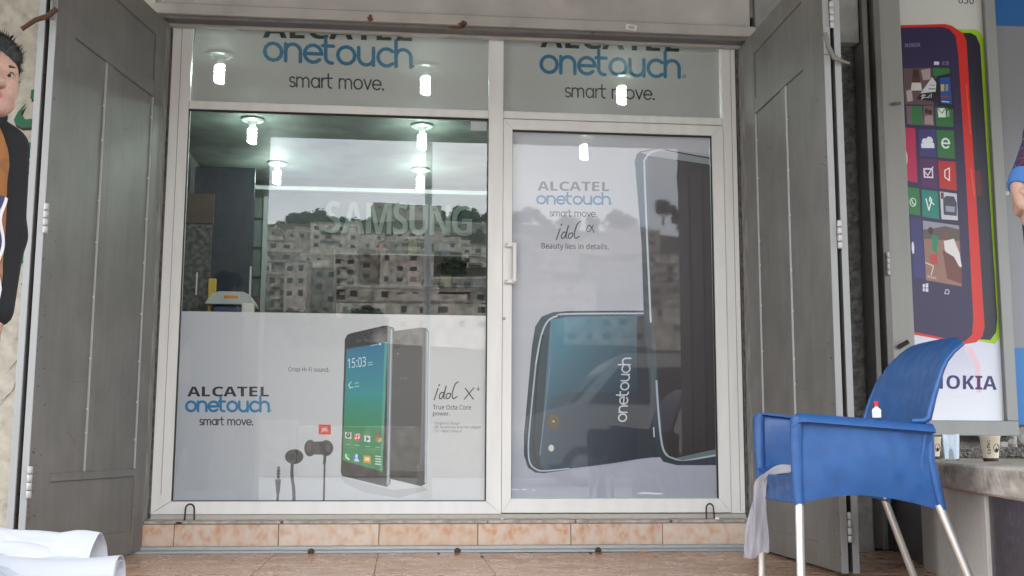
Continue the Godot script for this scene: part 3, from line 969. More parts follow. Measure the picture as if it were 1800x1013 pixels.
# ================================================================ posters: printed film behind the glass
func film(t: Texture2D, solid := 0.93) -> StandardMaterial3D:
	var m := StandardMaterial3D.new()
	m.albedo_texture = t; m.albedo_color = Color(1, 1, 1, solid); m.roughness = 0.45
	m.transparency = BaseMaterial3D.TRANSPARENCY_ALPHA
	m.texture_repeat = false
	return m

func poster(called: String, label: String, ink: Ink, x0: float, x1: float, y0: float, y1: float, solid := 0.93) -> void:
	var g := G.new()
	g.sheet(V(x0, y1, -.036), V(x1, y1, -.036), V(x1, y0, -.036), V(x0, y0, -.036), Vector3.BACK)
	single(called, g, film(ink.tex(), solid), label, "poster", "printed films on the shop front")

func posters() -> void:
	var black := Color8(24, 25, 28)
	var blue := Color8(6, 100, 140)
	# upper lights
	for k in 2:
		var x0 := -1.0785 if k == 0 else .5005
		var x1 := .4255 if k == 0 else 1.6535
		var k_ := Ink.new(x0, x1, 2.206, 2.72, 800 if k == 0 else 640)
		k_.raw(PackedVector2Array([P(0, 0), P(k_.w, 0), P(k_.w, k_.h), P(0, k_.h)]), Color8(184, 186, 182), Color8(188, 190, 186), P(0, 0), P(k_.w, 0))
		if k == 0:
			k_.word("ALCATEL", P(462, 66), P(724, 72), 34, black, true)
			k_.rounds("onetouch", P(465, 105), P(722, 118), 30, 6.5, blue)
			k_.rounds("smart move.", P(509, 152), P(674, 158), 17, 2.6, black)
			k_.line([P(328, 172), P(345, 40)], 1.5, Color8(128, 131, 130))
			k_.disc(P(727, 117), 2.5, 2.5, Color8(110, 115, 118))
		else:
			k_.word("ALCATEL", P(950, 83), P(1194, 91), 34, black, true)
			k_.rounds("onetouch", P(951, 127), P(1194, 136), 29, 6.5, blue)
			k_.rounds("smart move.", P(994, 170), P(1150, 175), 16, 2.5, black)
			k_.disc(P(1203, 134), 3.5, 3.5, Color8(110, 115, 118))
			k_.disc(P(1203, 134), 2.4, 2.4, Color8(155, 158, 157))
		poster("upper_poster", ["grey film with a blue and black logo over the show window", "grey film with a blue and black logo over the door"][k], k_, x0, x1, 2.206, 2.72, 0.85)
	lower_poster(black, blue)
	door_poster(black, blue)

func lower_poster(black: Color, blue: Color) -> void:
	var c := Ink.new(-1.0755, .4215, .233, 1.147, 1024)
	c.raw(PackedVector2Array([P(0, 0), P(c.w, 0), P(c.w, c.h), P(0, c.h)]), Color8(176, 181, 187), Color8(206, 207, 206), P(0, c.h), P(c.w * .8, c.h * .3))
	c.word("ALCATEL", P(329, 697), P(472, 697), 17, black, true)
	c.rounds("onetouch", P(327, 723), P(472, 723.5), 17, 4.2, Color8(20, 116, 166))
	c.disc(P(475, 722), 2, 2, Color8(110, 150, 190))
	c.rounds("smart move.", P(351, 747), P(444, 747.5), 9.5, 1.7, black)
	c.word("Crisp Hi-Fi sound.", P(507, 653), P(579, 654), 7.5, Color8(70, 72, 76))
	# shadows of the printed phones on their printed floor
	c.poly([P(598, 838), P(690, 862), P(745, 856), P(752, 862), P(700, 876), P(640, 866), P(606, 850)], Color8(176, 179, 181))
	# rear phone
	c.poly([P(688, 583), P(740, 576), P(749, 577), P(753, 582), P(749, 850), P(740, 855), P(686, 842)], Color8(74, 72, 71), Color8(96, 94, 92), P(690, 840), P(750, 580))
	c.poly([P(686, 827), P(750, 829), P(749, 850), P(740, 855), P(686, 842)], Color8(36, 35, 36))
	c.poly([P(748, 580), P(754, 583), P(750, 850), P(746, 850)], Color8(150, 158, 162))
	c.line([P(751.5, 584), P(748, 848)], 1.0, Color8(214, 220, 222))
	c.disc(P(697, 605), 7, 8, Color8(66, 64, 64)); c.disc(P(697, 605), 5.5, 6.5, Color8(84, 82, 81)); c.disc(P(699, 622), 2, 2, Color8(130, 128, 126))
	c.word("Hi", P(704, 668), P(716, 668), 6, Color8(118, 116, 114))
	# front phone
	c.poly([P(606, 597), P(610, 589), P(617, 586), P(674, 573), P(680, 573), P(691, 576), P(693, 580), P(686, 850), P(680, 856), P(601, 837), P(599, 830)], Color8(46, 40, 42), Color8(34, 30, 33), P(600, 590), P(690, 850))
	c.poly([P(681, 574), P(691, 577), P(693, 582), P(686, 850), P(679, 855)], Color8(120, 130, 136))
	c.line([P(688, 580), P(682, 850)], 2.2, Color8(182, 192, 196))
	c.line([P(692, 582), P(685.5, 848)], 1.4, Color8(70, 76, 82))
	c.poly([P(609, 614), P(681, 601), P(674, 786), P(670, 829), P(602, 809)], Color8(20, 112, 150), Color8(0, 140, 142), P(650, 605), P(646, 700))
	c.poly([P(606, 690), P(678.5, 690), P(670, 829), P(602, 809)], Color8(0, 140, 142), Color8(20, 128, 72), P(650, 690), P(640, 760))
	c.poly([P(676, 602), P(681, 601), P(672, 829), P(668, 829)], Color8(70, 160, 160), Color8(74, 156, 106), P(676, 610), P(670, 820))
	c.line([P(652, 608), P(666, 605)], 1.6, Color8(150, 190, 205)); c.disc(P(668, 605), 2, 2, Color8(210, 225, 230))
	c.word("15:03", P(611, 648), P(643, 644), 17, Color8(214, 230, 234))
	c.line([P(647, 638), P(654, 637)], 1.6, Color8(150, 195, 205)); c.line([P(647, 642), P(655, 641)], 1.6, Color8(150, 195, 205))
	c.line([P(617, 672), P(613, 677), P(615, 682), P(620, 681)], 1.8, Color8(190, 220, 222)); c.line([P(624, 674), P(630, 673)], 1.5, Color8(160, 205, 205)); c.line([P(623, 680), P(631, 679)], 1.5, Color8(160, 205, 205))
	var ic := func(x: float, y: float, s: float, col: Color) -> void: c.poly([P(x - s, y - s), P(x + s, y - s + 1), P(x + s, y + s + 1.5), P(x - s, y + s)], col)
	ic.call(612, 765, 5.5, Color8(205, 210, 208)); c.disc(P(612, 765), 3.6, 4.4, Color8(40, 44, 46)); c.disc(P(612, 764), 1.6, 2, Color8(170, 176, 178))
	ic.call(628, 768, 5.8, Color8(196, 52, 84)); c.line([P(626, 771), P(626, 764), P(631, 763), P(631, 770)], 1.3, Color8(240, 225, 230)); c.disc(P(625, 771), 1.6, 1.4, Color8(240, 225, 230)); c.disc(P(630, 770), 1.6, 1.4, Color8(240, 225, 230))
	ic.call(645.5, 771, 5.3, Color8(214, 220, 216)); c.poly([P(643.5, 767), P(643.5, 776), P(649, 772)], Color8(40, 60, 60))
	c.disc(P(665, 771), 6.2, 7.2, Color8(196, 70, 54)); c.poly([P(665, 771), P(659.5, 770), P(660.5, 776), P(664, 778)], Color8(60, 150, 70)); c.poly([P(665, 771), P(664, 778), P(670, 776), P(671, 770)], Color8(222, 184, 60)); c.disc(P(665, 771), 2.5, 2.9, Color8(90, 150, 210))
	ic.call(610, 803, 5.5, Color8(54, 150, 66)); c.line([P(608, 799), P(608.5, 804), P(613, 808)], 2.2, Color8(226, 240, 226))
	ic.call(626.5, 805, 6, Color8(40, 104, 176)); c.disc(P(626.5, 802), 2.6, 3.6, Color8(206, 220, 235)); c.poly([P(622, 811), P(624, 806), P(629, 806), P(631.5, 812)], Color8(206, 220, 235))
	ic.call(645, 807, 6.5, Color8(206, 152, 48)); c.poly([P(641, 804), P(649, 804.5), P(649, 811), P(641, 810)], Color8(232, 214, 170))
	for k in 4: c.line([P(660, 802 + k * 4.6), P(668.5, 803 + k * 4.6)], 2.0, Color8(200, 214, 204))
	for x in [612, 628, 646, 664]: c.line([P(x - 4, 781 + (x - 612) * .1), P(x + 4, 781.6 + (x - 612) * .1)], 1.0, Color8(150, 200, 160))
	# earphones and plug
	var ear := Color8(30, 30, 33)
	c.line(Ink.smooth([P(514, 810), P(513, 835), P(516, 860), P(516.5, 881)]), 5.2, ear)
	c.disc(P(517, 803), 15.5, 12.5, ear); c.disc(P(514, 804), 9, 9, Color8(52, 52, 56)); c.disc(P(513, 804), 6, 6, Color8(28, 28, 30))
	c.line([P(571, 795), P(569, 881)], 3.2, ear); c.line([P(571.5, 796), P(570, 815)], 4.6, ear)
	c.disc(P(545, 788), 10, 14, ear); c.poly([P(545, 777), P(572, 776), P(575, 800), P(545, 799)], Color8(42, 42, 46)); c.disc(P(573, 788), 12, 13.5, ear); c.disc(P(577, 789), 5, 6.5, Color8(66, 66, 70)); c.disc(P(543, 787), 3, 8, Color8(60, 58, 58))
	c.poly([P(483.5, 843), P(493.5, 843), P(492, 862), P(489.5, 873), P(486.5, 873), P(485, 862)], ear); c.line([P(488, 872), P(487.5, 881)], 3.6, ear); c.line([P(489, 843), P(489.5, 822)], 4.6, Color8(92, 94, 98))
	for y in [828, 833, 838]: c.line([P(486.5, y), P(492, y)], 1.3, Color8(34, 34, 36))
	# red badge
	c.poly([P(559, 745), P(582.5, 745.5), P(582.5, 766), P(559, 765.5)], Color8(226, 196, 190)); c.poly([P(560, 746.5), P(581.5, 747), P(581.5, 764.5), P(560, 764)], Color8(190, 40, 30))
	c.word("JBL", P(564, 758.5), P(577, 758.5), 6.5, Color8(238, 222, 216), true)
	# right hand copy
	c.idol(P(763, 702), 23, 1.8, Color8(36, 36, 38))
	c.line([P(818, 683), P(832, 702)], 1.9, Color8(36, 36, 38)); c.line([P(833, 682), P(816, 702)], 1.6, Color8(36, 36, 38))
	c.line([P(837, 684), P(844, 684)], 1.1, Color8(70, 70, 72)); c.line([P(840.5, 680), P(840.5, 688)], 1.1, Color8(70, 70, 72))
	c.word("True Octa Core", P(761, 720), P(828, 720.5), 8, Color8(50, 52, 54)); c.word("power.", P(761, 730.5), P(791, 731), 7, Color8(50, 52, 54))
	c.word("· Gorgeous design", P(761, 746.5), P(808, 747), 4.6, Color8(104, 106, 108)); c.word("· JBL earphones and HiFi chipset", P(761, 753), P(845, 753.5), 4.6, Color8(104, 106, 108)); c.word("· 13.1 Mpxl Camera", P(761, 760), P(811, 760.5), 4.6, Color8(104, 106, 108))
	poster("lower_poster", "pale film with two printed phones and earphones on the lower show window", c, -1.0755, .4215, .233, 1.147)

func door_poster(black: Color, _blue: Color) -> void:
	var c := Ink.new(.5505, 1.5905, .2425, 2.103, 800)
	c.raw(PackedVector2Array([P(0, 0), P(c.w, 0), P(c.w, c.h), P(0, c.h)]), Color8(200, 201, 207), Color8(178, 181, 191), P(0, 0), P(c.w * .2, c.h))
	c.poly([P(895, 760), P(1270, 690), P(1270, 900), P(895, 900)], Color8(180, 183, 192), Color8(156, 159, 170), P(1000, 740), P(1010, 880))
	c.word("ALCATEL", P(945, 335), P(1071, 336), 16, Color8(98, 98, 102), true)
	c.rounds("onetouch", P(944, 358), P(1072, 359.5), 13.5, 3.4, Color8(48, 110, 160)); c.disc(P(1075, 357), 1.6, 1.6, Color8(120, 150, 185))
	c.rounds("smart move.", P(967, 380), P(1049, 381), 7.8, 1.7, Color8(66, 66, 70))
	c.idol(P(978, 420), 23, 1.8, black)
	c.line(Ink.smooth([P(1043, 396), P(1036, 407), P(1031, 404), P(1035, 396), P(1041, 402), P(1044, 409)]), 1.3, black)
	c.word("Beauty lies in details.", P(952, 437), P(1070, 438.5), 9.5, Color8(54, 54, 58))
	# lying phone
	c.poly([P(1137, 546), P(1000, 547), P(972, 549), P(952, 557), P(941, 574), P(935, 610), P(921, 765), P(921, 800), P(928, 822), P(941, 831), P(956, 832), P(1165, 803), P(1165, 560)], Color8(62, 80, 92), Color8(44, 52, 62), P(930, 560), P(1000, 830))
	c.line(Ink.smooth([P(1135, 551), P(1000, 552), P(978, 556), P(962, 566), P(951, 592), P(942, 640)]), 3.0, Color8(190, 200, 206))
	c.line(Ink.smooth([P(942, 640), P(934, 720), P(929, 780), P(931, 812), P(942, 825), P(958, 828), P(1000, 824)]), 2.6, Color8(178, 188, 196))
	c.line(Ink.smooth([P(1000, 826), P(1080, 816), P(1150, 804)]), 3.4, Color8(156, 164, 174))
	c.line([P(982, 555), P(983, 562)], 3, Color8(40, 50, 58))
	c.line(Ink.smooth([P(954, 590), P(946, 640), P(941, 720), P(938, 790), P(947, 818)]), 3.0, Color8(38, 42, 48))
	c.poly([P(968, 562), P(1000, 557), P(1146, 555), P(1165, 802), P(960, 827), P(950, 820), P(949, 800)], Color8(82, 134, 152), Color8(36, 44, 58), P(985, 590), P(1105, 720))
	c.poly([P(968, 700), P(1000, 690), P(1165, 690), P(1165, 802), P(960, 827), P(950, 820), P(949, 800)], Color8(70, 88, 100), Color8(30, 34, 46), P(960, 720), P(1120, 780))
	c.poly([P(1120, 556), P(1146, 555), P(1165, 802), P(1120, 806)], Color8(36, 40, 50))
	c.line([P(969, 568), P(967, 640), P(957, 730), P(949, 800)], 2.0, Color8(120, 128, 134))
	c.disc(P(973, 741), 13, 15, Color8(84, 72, 56)); c.disc(P(973, 741), 11, 13, Color8(98, 84, 66)); c.disc(P(973, 741), 2, 2, Color8(190, 186, 178))
	c.disc(P(969, 788), 5, 6, Color8(206, 204, 196))
	c.rounds("onetouch", P(1098, 741), P(1108, 627), 0.01, 0.1, Color8(36, 42, 54))
	upright(c, "onetouch", P(1101, 741), P(1109, 627), 14, 2.6, Color8(196, 202, 206))
	# standing phone
	c.poly([P(1116, 284), P(1119, 272), P(1126, 266), P(1160, 261), P(1252, 272), P(1263, 818), P(1190, 818), P(1166, 812), P(1155, 796), P(1143, 700), P(1132, 560), P(1128, 430)], Color8(66, 84, 98), Color8(40, 48, 58), P(1120, 300), P(1165, 800))
	c.poly([P(1126, 268), P(1160, 261), P(1252, 272), P(1252, 283), P(1160, 268), P(1136, 272)], Color8(176, 184, 190))
	c.poly([P(1150, 265), P(1252, 276), P(1252, 291), P(1138, 274)], Color8(150, 156, 160))
	c.line([P(1170, 264), P(1252, 279)], 2.4, Color8(50, 56, 64))
	c.line(Ink.smooth([P(1160, 264), P(1145, 268), P(1134, 280), P(1133, 300), P(1138, 430), P(1144, 566)]), 3.4, Color8(206, 212, 216))
	c.line(Ink.smooth([P(1154, 670), P(1158, 730), P(1166, 790), P(1185, 806), P(1210, 808), P(1262, 800)]), 3.6, Color8(170, 180, 186))
	c.line([P(1149, 752), P(1150, 768)], 2.4, Color8(190, 196, 200))
	c.poly([P(1139, 274), P(1252, 290), P(1263, 796), P(1195, 808), P(1176, 802), P(1168, 790), P(1160, 700), P(1148, 560), P(1142, 430)], Color8(70, 64, 68), Color8(38, 30, 31), P(1150, 300), P(1210, 780))
	c.poly([P(1186, 806), P(1262, 789), P(1262, 798), P(1200, 810)], Color8(96, 116, 114))
	c.line([P(895, 861), P(912, 861)], 1.8, Color8(206, 210, 216)); c.line([P(918, 861), P(925, 861)], 1.6, Color8(206, 210, 216)); c.line([P(936, 862), P(940, 862)], 1.4, Color8(206, 210, 216))
	c.poly([P(1118, 868), P(1130, 865), P(1166, 867), P(1160, 870)], Color8(214, 216, 220))
	poster("door_poster", "tall grey film with two large dark phones covering the glass of the door", c, .5505, 1.5905, .2425, 2.103)

# writing that climbs from p0 to p1; x is the direction of reading, letters stand to the left of it
func upright(c: Ink, t: String, p0: Vector2, p1: Vector2, xh: float, wd: float, col: Color) -> void:
	var total := 0.0
	for ch in t: total += Ink.letter(ch)[0]
	var x := 0.0
	for ch in t:
		var L := Ink.letter(ch)
		for k in range(1, L.size()):
			var q := []
			for e in L[k]:
				q.append(c.at(p0 + (p1 - p0) * ((x + e.x) / total) + P(-xh * e.y, 0)))
			c.stroke(q, c.wide(wd), col)
		x += L[0]

# ================================================================ the dim shop behind the glass
func interior() -> void:
	# spiral lamps
	var hx := G.new()
	var path := []
	for k in 61:
		var t := k / 60.0
		var a := t * TAU * 4.2
		path.append(V(cos(a) * .018, -.055 - t * .082, sin(a) * .018))
	hx.tube(path, .0088, 7)
	hx.tube([V(0, -.058, 0), V(0, -.134, 0)], .014, 8)
	var glow := mk(Color(1, 1, 1), 0.5)
	glow.emission_enabled = true; glow.emission = Color(0.90, 1.0, 0.95); glow.emission_energy_multiplier = 22.0
	var plate := mk(lin(.30, .32, .31), 0.35, 0.5)
	var cup := mk(lin(.7, .7, .66), 0.5)
	var spots := [V(-1.033, 2.65, -.583), V(.11, 2.65, -.657), V(1.259, 2.65, -.712), V(-1.016, 2.65, -1.858), V(.114, 2.65, -1.88), V(1.249, 2.65, -2.025), V(-.98, 2.65, -3.05), V(.125, 2.65, -3.12)]
	var words := ["above the left end of the logo over the show window", "at the right end of the logo over the show window", "in the middle of the logo over the door", "at the top left of the show window", "at the top right of the show window", "at the top of the door poster", "lower left one of the show window", "lower right one of the show window"]
	for i in 8:
		var l := thing("ceiling_lamp", "lit white spiral lamp seen %s" % words[i], "lamp", spots[i], "spiral lamps on the shop ceiling")
		part("mounting_disc", G.new().lathe(Transform3D(), [P(.001, .004), P(.062, .004), P(.064, -.006), P(.055, -.012), P(.02, -.014), P(.001, -.014)].map(func(q): return P(q.x, q.y)), 24), plate, l)
		part("lamp_holder", G.new().tube([V(0, -.012, 0), V(0, -.056, 0)], [.022, .017], 12), cup, l)
		part("spiral_tube", hx.mesh() if i == 0 else spiral, glow, l)
		l.scale = V(1.15, 1.2, 1.15)
		if i == 0: spiral = (l.get_node("spiral_tube") as MeshInstance3D).mesh
		var om := OmniLight3D.new()
		om.name = "lamp_light"
		om.position = V(0, -.1, 0); om.light_energy = 0.010; om.light_color = Color(0.90, 1.0, 0.95); om.omni_range = 9.0; om.omni_attenuation = 2.0; om.light_size = 0.03; om.shadow_enabled = true
		l.add_child(om)
	# letters on the back wall
	var lt := thing("wall_sign", "pale raised letters on the back wall, seen through the show window", "sign", V(-.65, 2.245, -3.79))
	var f := SystemFont.new()
	f.font_names = PackedStringArray(["Droid Sans"]); f.font_weight = 700
	var sign_m := mk(lin(.085, .105, .095), 0.6)
	sign_m.emission_enabled = true; sign_m.emission = Color(0.8, 0.95, 0.88); sign_m.emission_energy_multiplier = 0.004
	var x := 0.0
	for ch in "SAMSUNG":
		var tm := TextMesh.new()
		tm.font = f; tm.font_size = 64; tm.pixel_size = 0.0057; tm.depth = 0.03; tm.text = ch
		var o := part("letter", tm, sign_m, lt)
		var bb := tm.get_aabb()
		o.scale = V(.79, 1, 1)
		o.position = V(x - bb.position.x * .79, -bb.position.y, 0)
		x += bb.size.x * .79 + .013
	var strip := mk(lin(.42, .44, .44), 0.4)
	single("ceiling_trim", bx(-1.58, 2.28, 2.585, 2.62, -3.795, -3.70, .004), strip, "long white trim strip high on the back wall of the shop", "trim")
	# glass display shelves with phone boxes
	var gm := mk(lin(.06, .075, .07), 0.6)
	var sh := thing("display_shelves", "stack of glass shelves with small boxes on the back wall of the shop", "shelves", V(0, 0, -3.79))
	var tones := [lin(.06, .06, .06), lin(.06, .02, .02), lin(.055, .045, .02), lin(.018, .028, .05), lin(.08, .08, .075), lin(.012, .012, .015)]
	var bm := []
	for t in tones: bm.append(mk(t, 0.5))
	for k in 4:
		var y: float = [2.02, 1.77, 1.52, 1.27][k]
		part("shelf_board", bx(-.55, 2.1, y, y + .012, 0, .30, .002), gm, sh)
		for j in 9:
			if (j * 5 + k * 3) % 4 == 0:
				continue
			var bw := rng.randf_range(.07, .12)
			part("box", bx(-.5 + j * .27, -.5 + j * .27 + bw, y + .013, y + .013 + rng.randf_range(.08, .16), .08, .2, .003), bm[(j * 7 + k * 5) % 6], sh)
	for xx in [-.56, .75, 2.1]: part("upright", bx(xx - .012, xx + .012, .15, 2.1, 0, .025, .003), gm, sh)
	var dark_blue := mk(lin(.004, .008, .024), 0.5)
	single("blue_panel", bx(-1.56, -1.12, .9, 2.56, -2.9, -2.86, .004), dark_blue, "dark blue panel standing inside the shop at the left of the show window", "panel")
	var rack := thing("slat_rack", "tall grey rack with black slats and pale posts behind the left of the show window", "rack", V(-1.30, 0, -3.55))
	var rk := mk(lin(.07, .085, .085), 0.5)
	part("back_board", bx(-.28, .2, .15, 2.5, -.12, -.09), rk, rack)
	for k in 9: part("slat", bx(-.28, .2, .4 + k * .24, .412 + k * .24, -.089, -.07), M.rubber, rack)
	for xx in [-.27, -.02, .18]: part("post", bx(xx - .02, xx + .02, .15, 2.5, -.069, -.03, .003), mk(lin(.13, .15, .15), 0.4), rack)
	for k in 14:
		part("hanging_packet", bx(-.2 + (k % 4) * .1, -.14 + (k % 4) * .1, 1.0 + (k / 4) * .28, 1.12 + (k / 4) * .28, -.029, -.01, .003), bm[(k * 5) % 6], rack)
	var nb := thing("notice_board", "scuffed grey board under a dark brown one inside the left of the show window", "board", V(-1.16, 0, -.92))
	part("lower_sheet", bx(-.20, .065, .9, 1.75, -.01, 0), mk(lin(.13, .125, .12), 0.8, 0.0, grain(61, 0.05, 0.3, 1.0, 0.8), 2.0), nb)
	part("upper_sheet", bx(-.21, .07, 1.755, 1.93, -.012, .004), mk(lin(.045, .025, .02), 0.7), nb)
	part("metal_tag", bx(-.012, -.004, 1.34, 1.47, .001, .004), M.white_spot, nb)
	single("yellow_carton", bx(-1.10, -1.058, 1.15, 1.435, -.93, -.90, .003), mk(lin(.5, .33, .03), 0.5), "narrow yellow carton between the notice board and the dark slat rack", "carton")
	var bin := thing("storage_tub", "dark blue tub with a rounded white lid and orange strip inside the show window", "tub", V(-.93, 1.02, -.66))
	part("tub", bx(-.105, .115, 0, .235, -.1, .06, .02), mk(lin(.03, .055, .10), 0.4), bin)
	var lid := G.new()
	lid.prism(PackedVector2Array([P(-.13, .232), P(.13, .232), P(.125, .25), P(.095, .29), P(.07, .30), P(-.06, .30), P(-.09, .288), P(-.12, .25)]), Transform3D(Basis(), V(0, 0, -.12)), .2)
	part("lid", lid, mk(lin(.45, .49, .46), 0.3), bin)
	part("strip", bx(-.03, .045, .262, .277, .0805, .084), mk(lin(.65, .22, .03), 0.5), bin)
	part("counter", bx(-.35, .35, -.9, -.002, -.14, .1, .004), mk(lin(.12, .12, .12), 0.5), bin)
	var ps := thing("till_stand", "thin grey post with a small white box on it beside the blue tub", "stand", V(-.815, 1.03, -.50))
	part("box", bx(-.035, .028, .13, .215, -.02, .02, .004), mk(lin(.62, .62, .56), 0.5), ps)
	part("post", bx(-.005, .005, 0, .42, -.03, -.021), mk(lin(.4, .42, .42), 0.4), ps)
	# small papers stuck on glass and lintel
	single("glass_sticker", bx(.335, .417, 2.104, 2.152, -.0295, -.0285), mk(lin(.5, .52, .5), 0.7), "blank pale sticker in the top right corner of the show window", "sticker")
	var bc := thing("barcode_sticker", "small white bar code sticker on the lintel above the door", "sticker", V(1.143, 2.612, .1352), "")
	bc.rotation.z = -.12
	part("paper", bx(-.028, .028, 0, .03, 0, .001), mk(lin(.7, .68, .6), 0.7), bc)
	var bars := G.new()
	for k in 11: bars.box(V(-.014 + k * .0028, .006, .001), V(-.014 + k * .0028 + (.0008 if k % 3 else .0016), .023, .0014))
	part("bars", bars, M.rubber, bc)

var spiral: Mesh

# ================================================================ folding steel shutters
# a leaf stands at its hinge: x along the leaf, y up, z through it
func make_leaf(called: String, label: String, group: String, wd: float, st0: float, st1: float, mid: float, at: Vector3, turn: float) -> Node3D:
	var l := thing(called, label, "shutter", at, group, turn)
	var h := 2.565
	var m: Material = M.grey
	var d := .0125
	part("hinge_stile", bx(0, st0, .012, h, -d, d, .003), m, l)
	part("lock_stile", bx(wd - st1, wd - .0045, .012, h, -d, d, .003), m, l)
	part("edge_strip", bx(wd - .004, wd, .012, h, -d - .001, d + .001, .001), M.grey_edge, l)
	for y in [[.012, .112], [.354, .388], [2.145, 2.225], [2.455, h]]:
		part("rail", bx(st0 + .0005, wd - st1 - .0005, y[0], y[1], -d + .001, d - .001, .003), m, l)
	part("mid_stile", bx(mid - .032, mid + .032, .3885, 2.1445, -d + .001, d - .001, .003), m, l)
	for q in [[st0, wd - st1, .1125, .3535], [st0, mid - .0325, .3885, 2.1445], [mid + .0325, wd - st1, .3885, 2.1445], [st0, wd - st1, 2.2255, 2.4545]]:
		part("panel", bx(q[0] + .0005, q[1] - .0005, q[2], q[3], -.004, .004), m, l)
	# angle beads along the panel edges, their highlight put in as paler colour
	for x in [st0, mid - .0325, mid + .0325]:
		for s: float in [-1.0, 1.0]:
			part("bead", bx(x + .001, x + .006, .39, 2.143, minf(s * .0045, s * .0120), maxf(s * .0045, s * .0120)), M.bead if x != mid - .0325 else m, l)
	var spots := G.new()
	var y := .5
	while y < 2.1:
		for x in [st0 + .010, mid + .0385]:
			for s: float in [-1.0, 1.0]:
				spots.xbox(Transform3D(Basis(V(.3, .8, .5).normalized(), rng.randf() * 6), V(x, y + rng.randf_range(-.08, .08), s * .0065)), V(.007, .010, .006), .002)
		y += .21
	part("weld_beads", spots, M.white_spot, l).set_meta("kind", "stuff")
	var chips := G.new()
	var grime := G.new()
	for k in 60:   # chipped paint along the free edge, rust and hand grime around it
		var low: bool = k % 3 == 0
		var c := V(wd - absf(rng.randfn()) * .035 - .006, rng.randf_range(.05, .5) if low else rng.randf_range(.05, 2.5), 0)
		var sx := rng.randf_range(.002, .006)
		var sy := rng.randf_range(.003, .012)
		for s: float in [-1.0, 1.0]:
			(chips if k % 2 else grime).xbox(Transform3D(Basis(Vector3.BACK, rng.randf() * 3), c + V(0, 0, s * d)), V(sx, sy, .0012), 0)
	part("paint_chips", chips, M.rust, l).set_meta("kind", "stuff")
	part("grime_flecks", grime, M.dark_concrete, l).set_meta("kind", "stuff")
	return l

func barrel(parent: Node, at: Vector3) -> void:
	var g := G.new()
	for k in 4:
		g.lathe(Transform3D(Basis(), at + V(0, k * .030, 0)), [P(.001, 0), P(.0085, .001), P(.0098, .004), P(.0098, .025), P(.0085, .028), P(.001, .029)], 12)
	part("barrel_hinge", g, mk(lin(.5, .48, .46), 0.45, 0.2, M.fine, 9.0), parent)

func shutters() -> void:
	var dl := V(-.198, 0, 1.060).normalized()
	var tl := atan2(-dl.z, dl.x)
	var w := 1.08
	var grp := "folding steel shutter leaves of the shop"
	var a := make_leaf("shutter_leaf", "left front grey steel shutter leaf, folded open beside the show window", grp, w, .115, .165, .58, V(-1.19, 0, .118), tl)
	var nl := V(-dl.z, 0, dl.x)   # away from the opening
	var b := make_leaf("shutter_leaf", "left rear grey steel shutter leaf folded behind the front one, against the plaster wall", grp, w, .115, .165, .58, V(-1.19, 0, .118) + nl * .046, tl)
	barrel(a, V(w + .006, 1.30, -.023))
	barrel(a, V(w + .006, .30, -.023))
	var e := V(-1.19, 0, .118) + dl * w
	var lt := thing("rusty_latch", "rusty bent latch bar at the top of the left shutter edge", "latch", e + V(0, 2.13, .02))
	part("bar", G.new().tube([V(.02, .06, .01), V(-.01, .025, .02), V(-.05, .005, .03), V(-.09, -.03, .035), V(-.098, -.037, .035)], [.012, .011, .010, .009, .010], 7), M.rust, lt)
	part("bracket", bx(-.008, .008, .02, .12, -.012, .002, .003), M.grey_old, lt)
	var wr := 1.105
	var c := make_leaf("shutter_leaf", "right front grey steel shutter leaf, folded open beside the shop door", grp, wr, .17, .255, .58, V(1.745, 0, .118), -PI / 2)
	make_leaf("shutter_leaf", "right rear grey steel shutter leaf folded behind the front one, beside the dark pillar", grp, wr, .17, .255, .58, V(1.745 + .046, 0, .118), -PI / 2)
	for y in [2.235, 1.30, .13]: barrel(c, V(wr + .006, y, -.023))
	var lr := thing("rusty_latch", "rusty bent hook hanging at the top of the right shutter edge", "latch", V(1.745, 2.10, 1.227))
	part("bar", G.new().tube([V(-.012, .11, .01), V(.0, .05, .014), V(.02, .0, .02), V(.05, -.012, .02), V(.085, -.02, .018)], [.009, .009, .011, .008, .006], 7), mk(lin(.22, .19, .16), 0.6, 0.2, M.fine, 9.0), lr)
	part("bracket", bx(-.015, .012, .02, .14, -.004, .006, .002), M.grey_edge, lr)

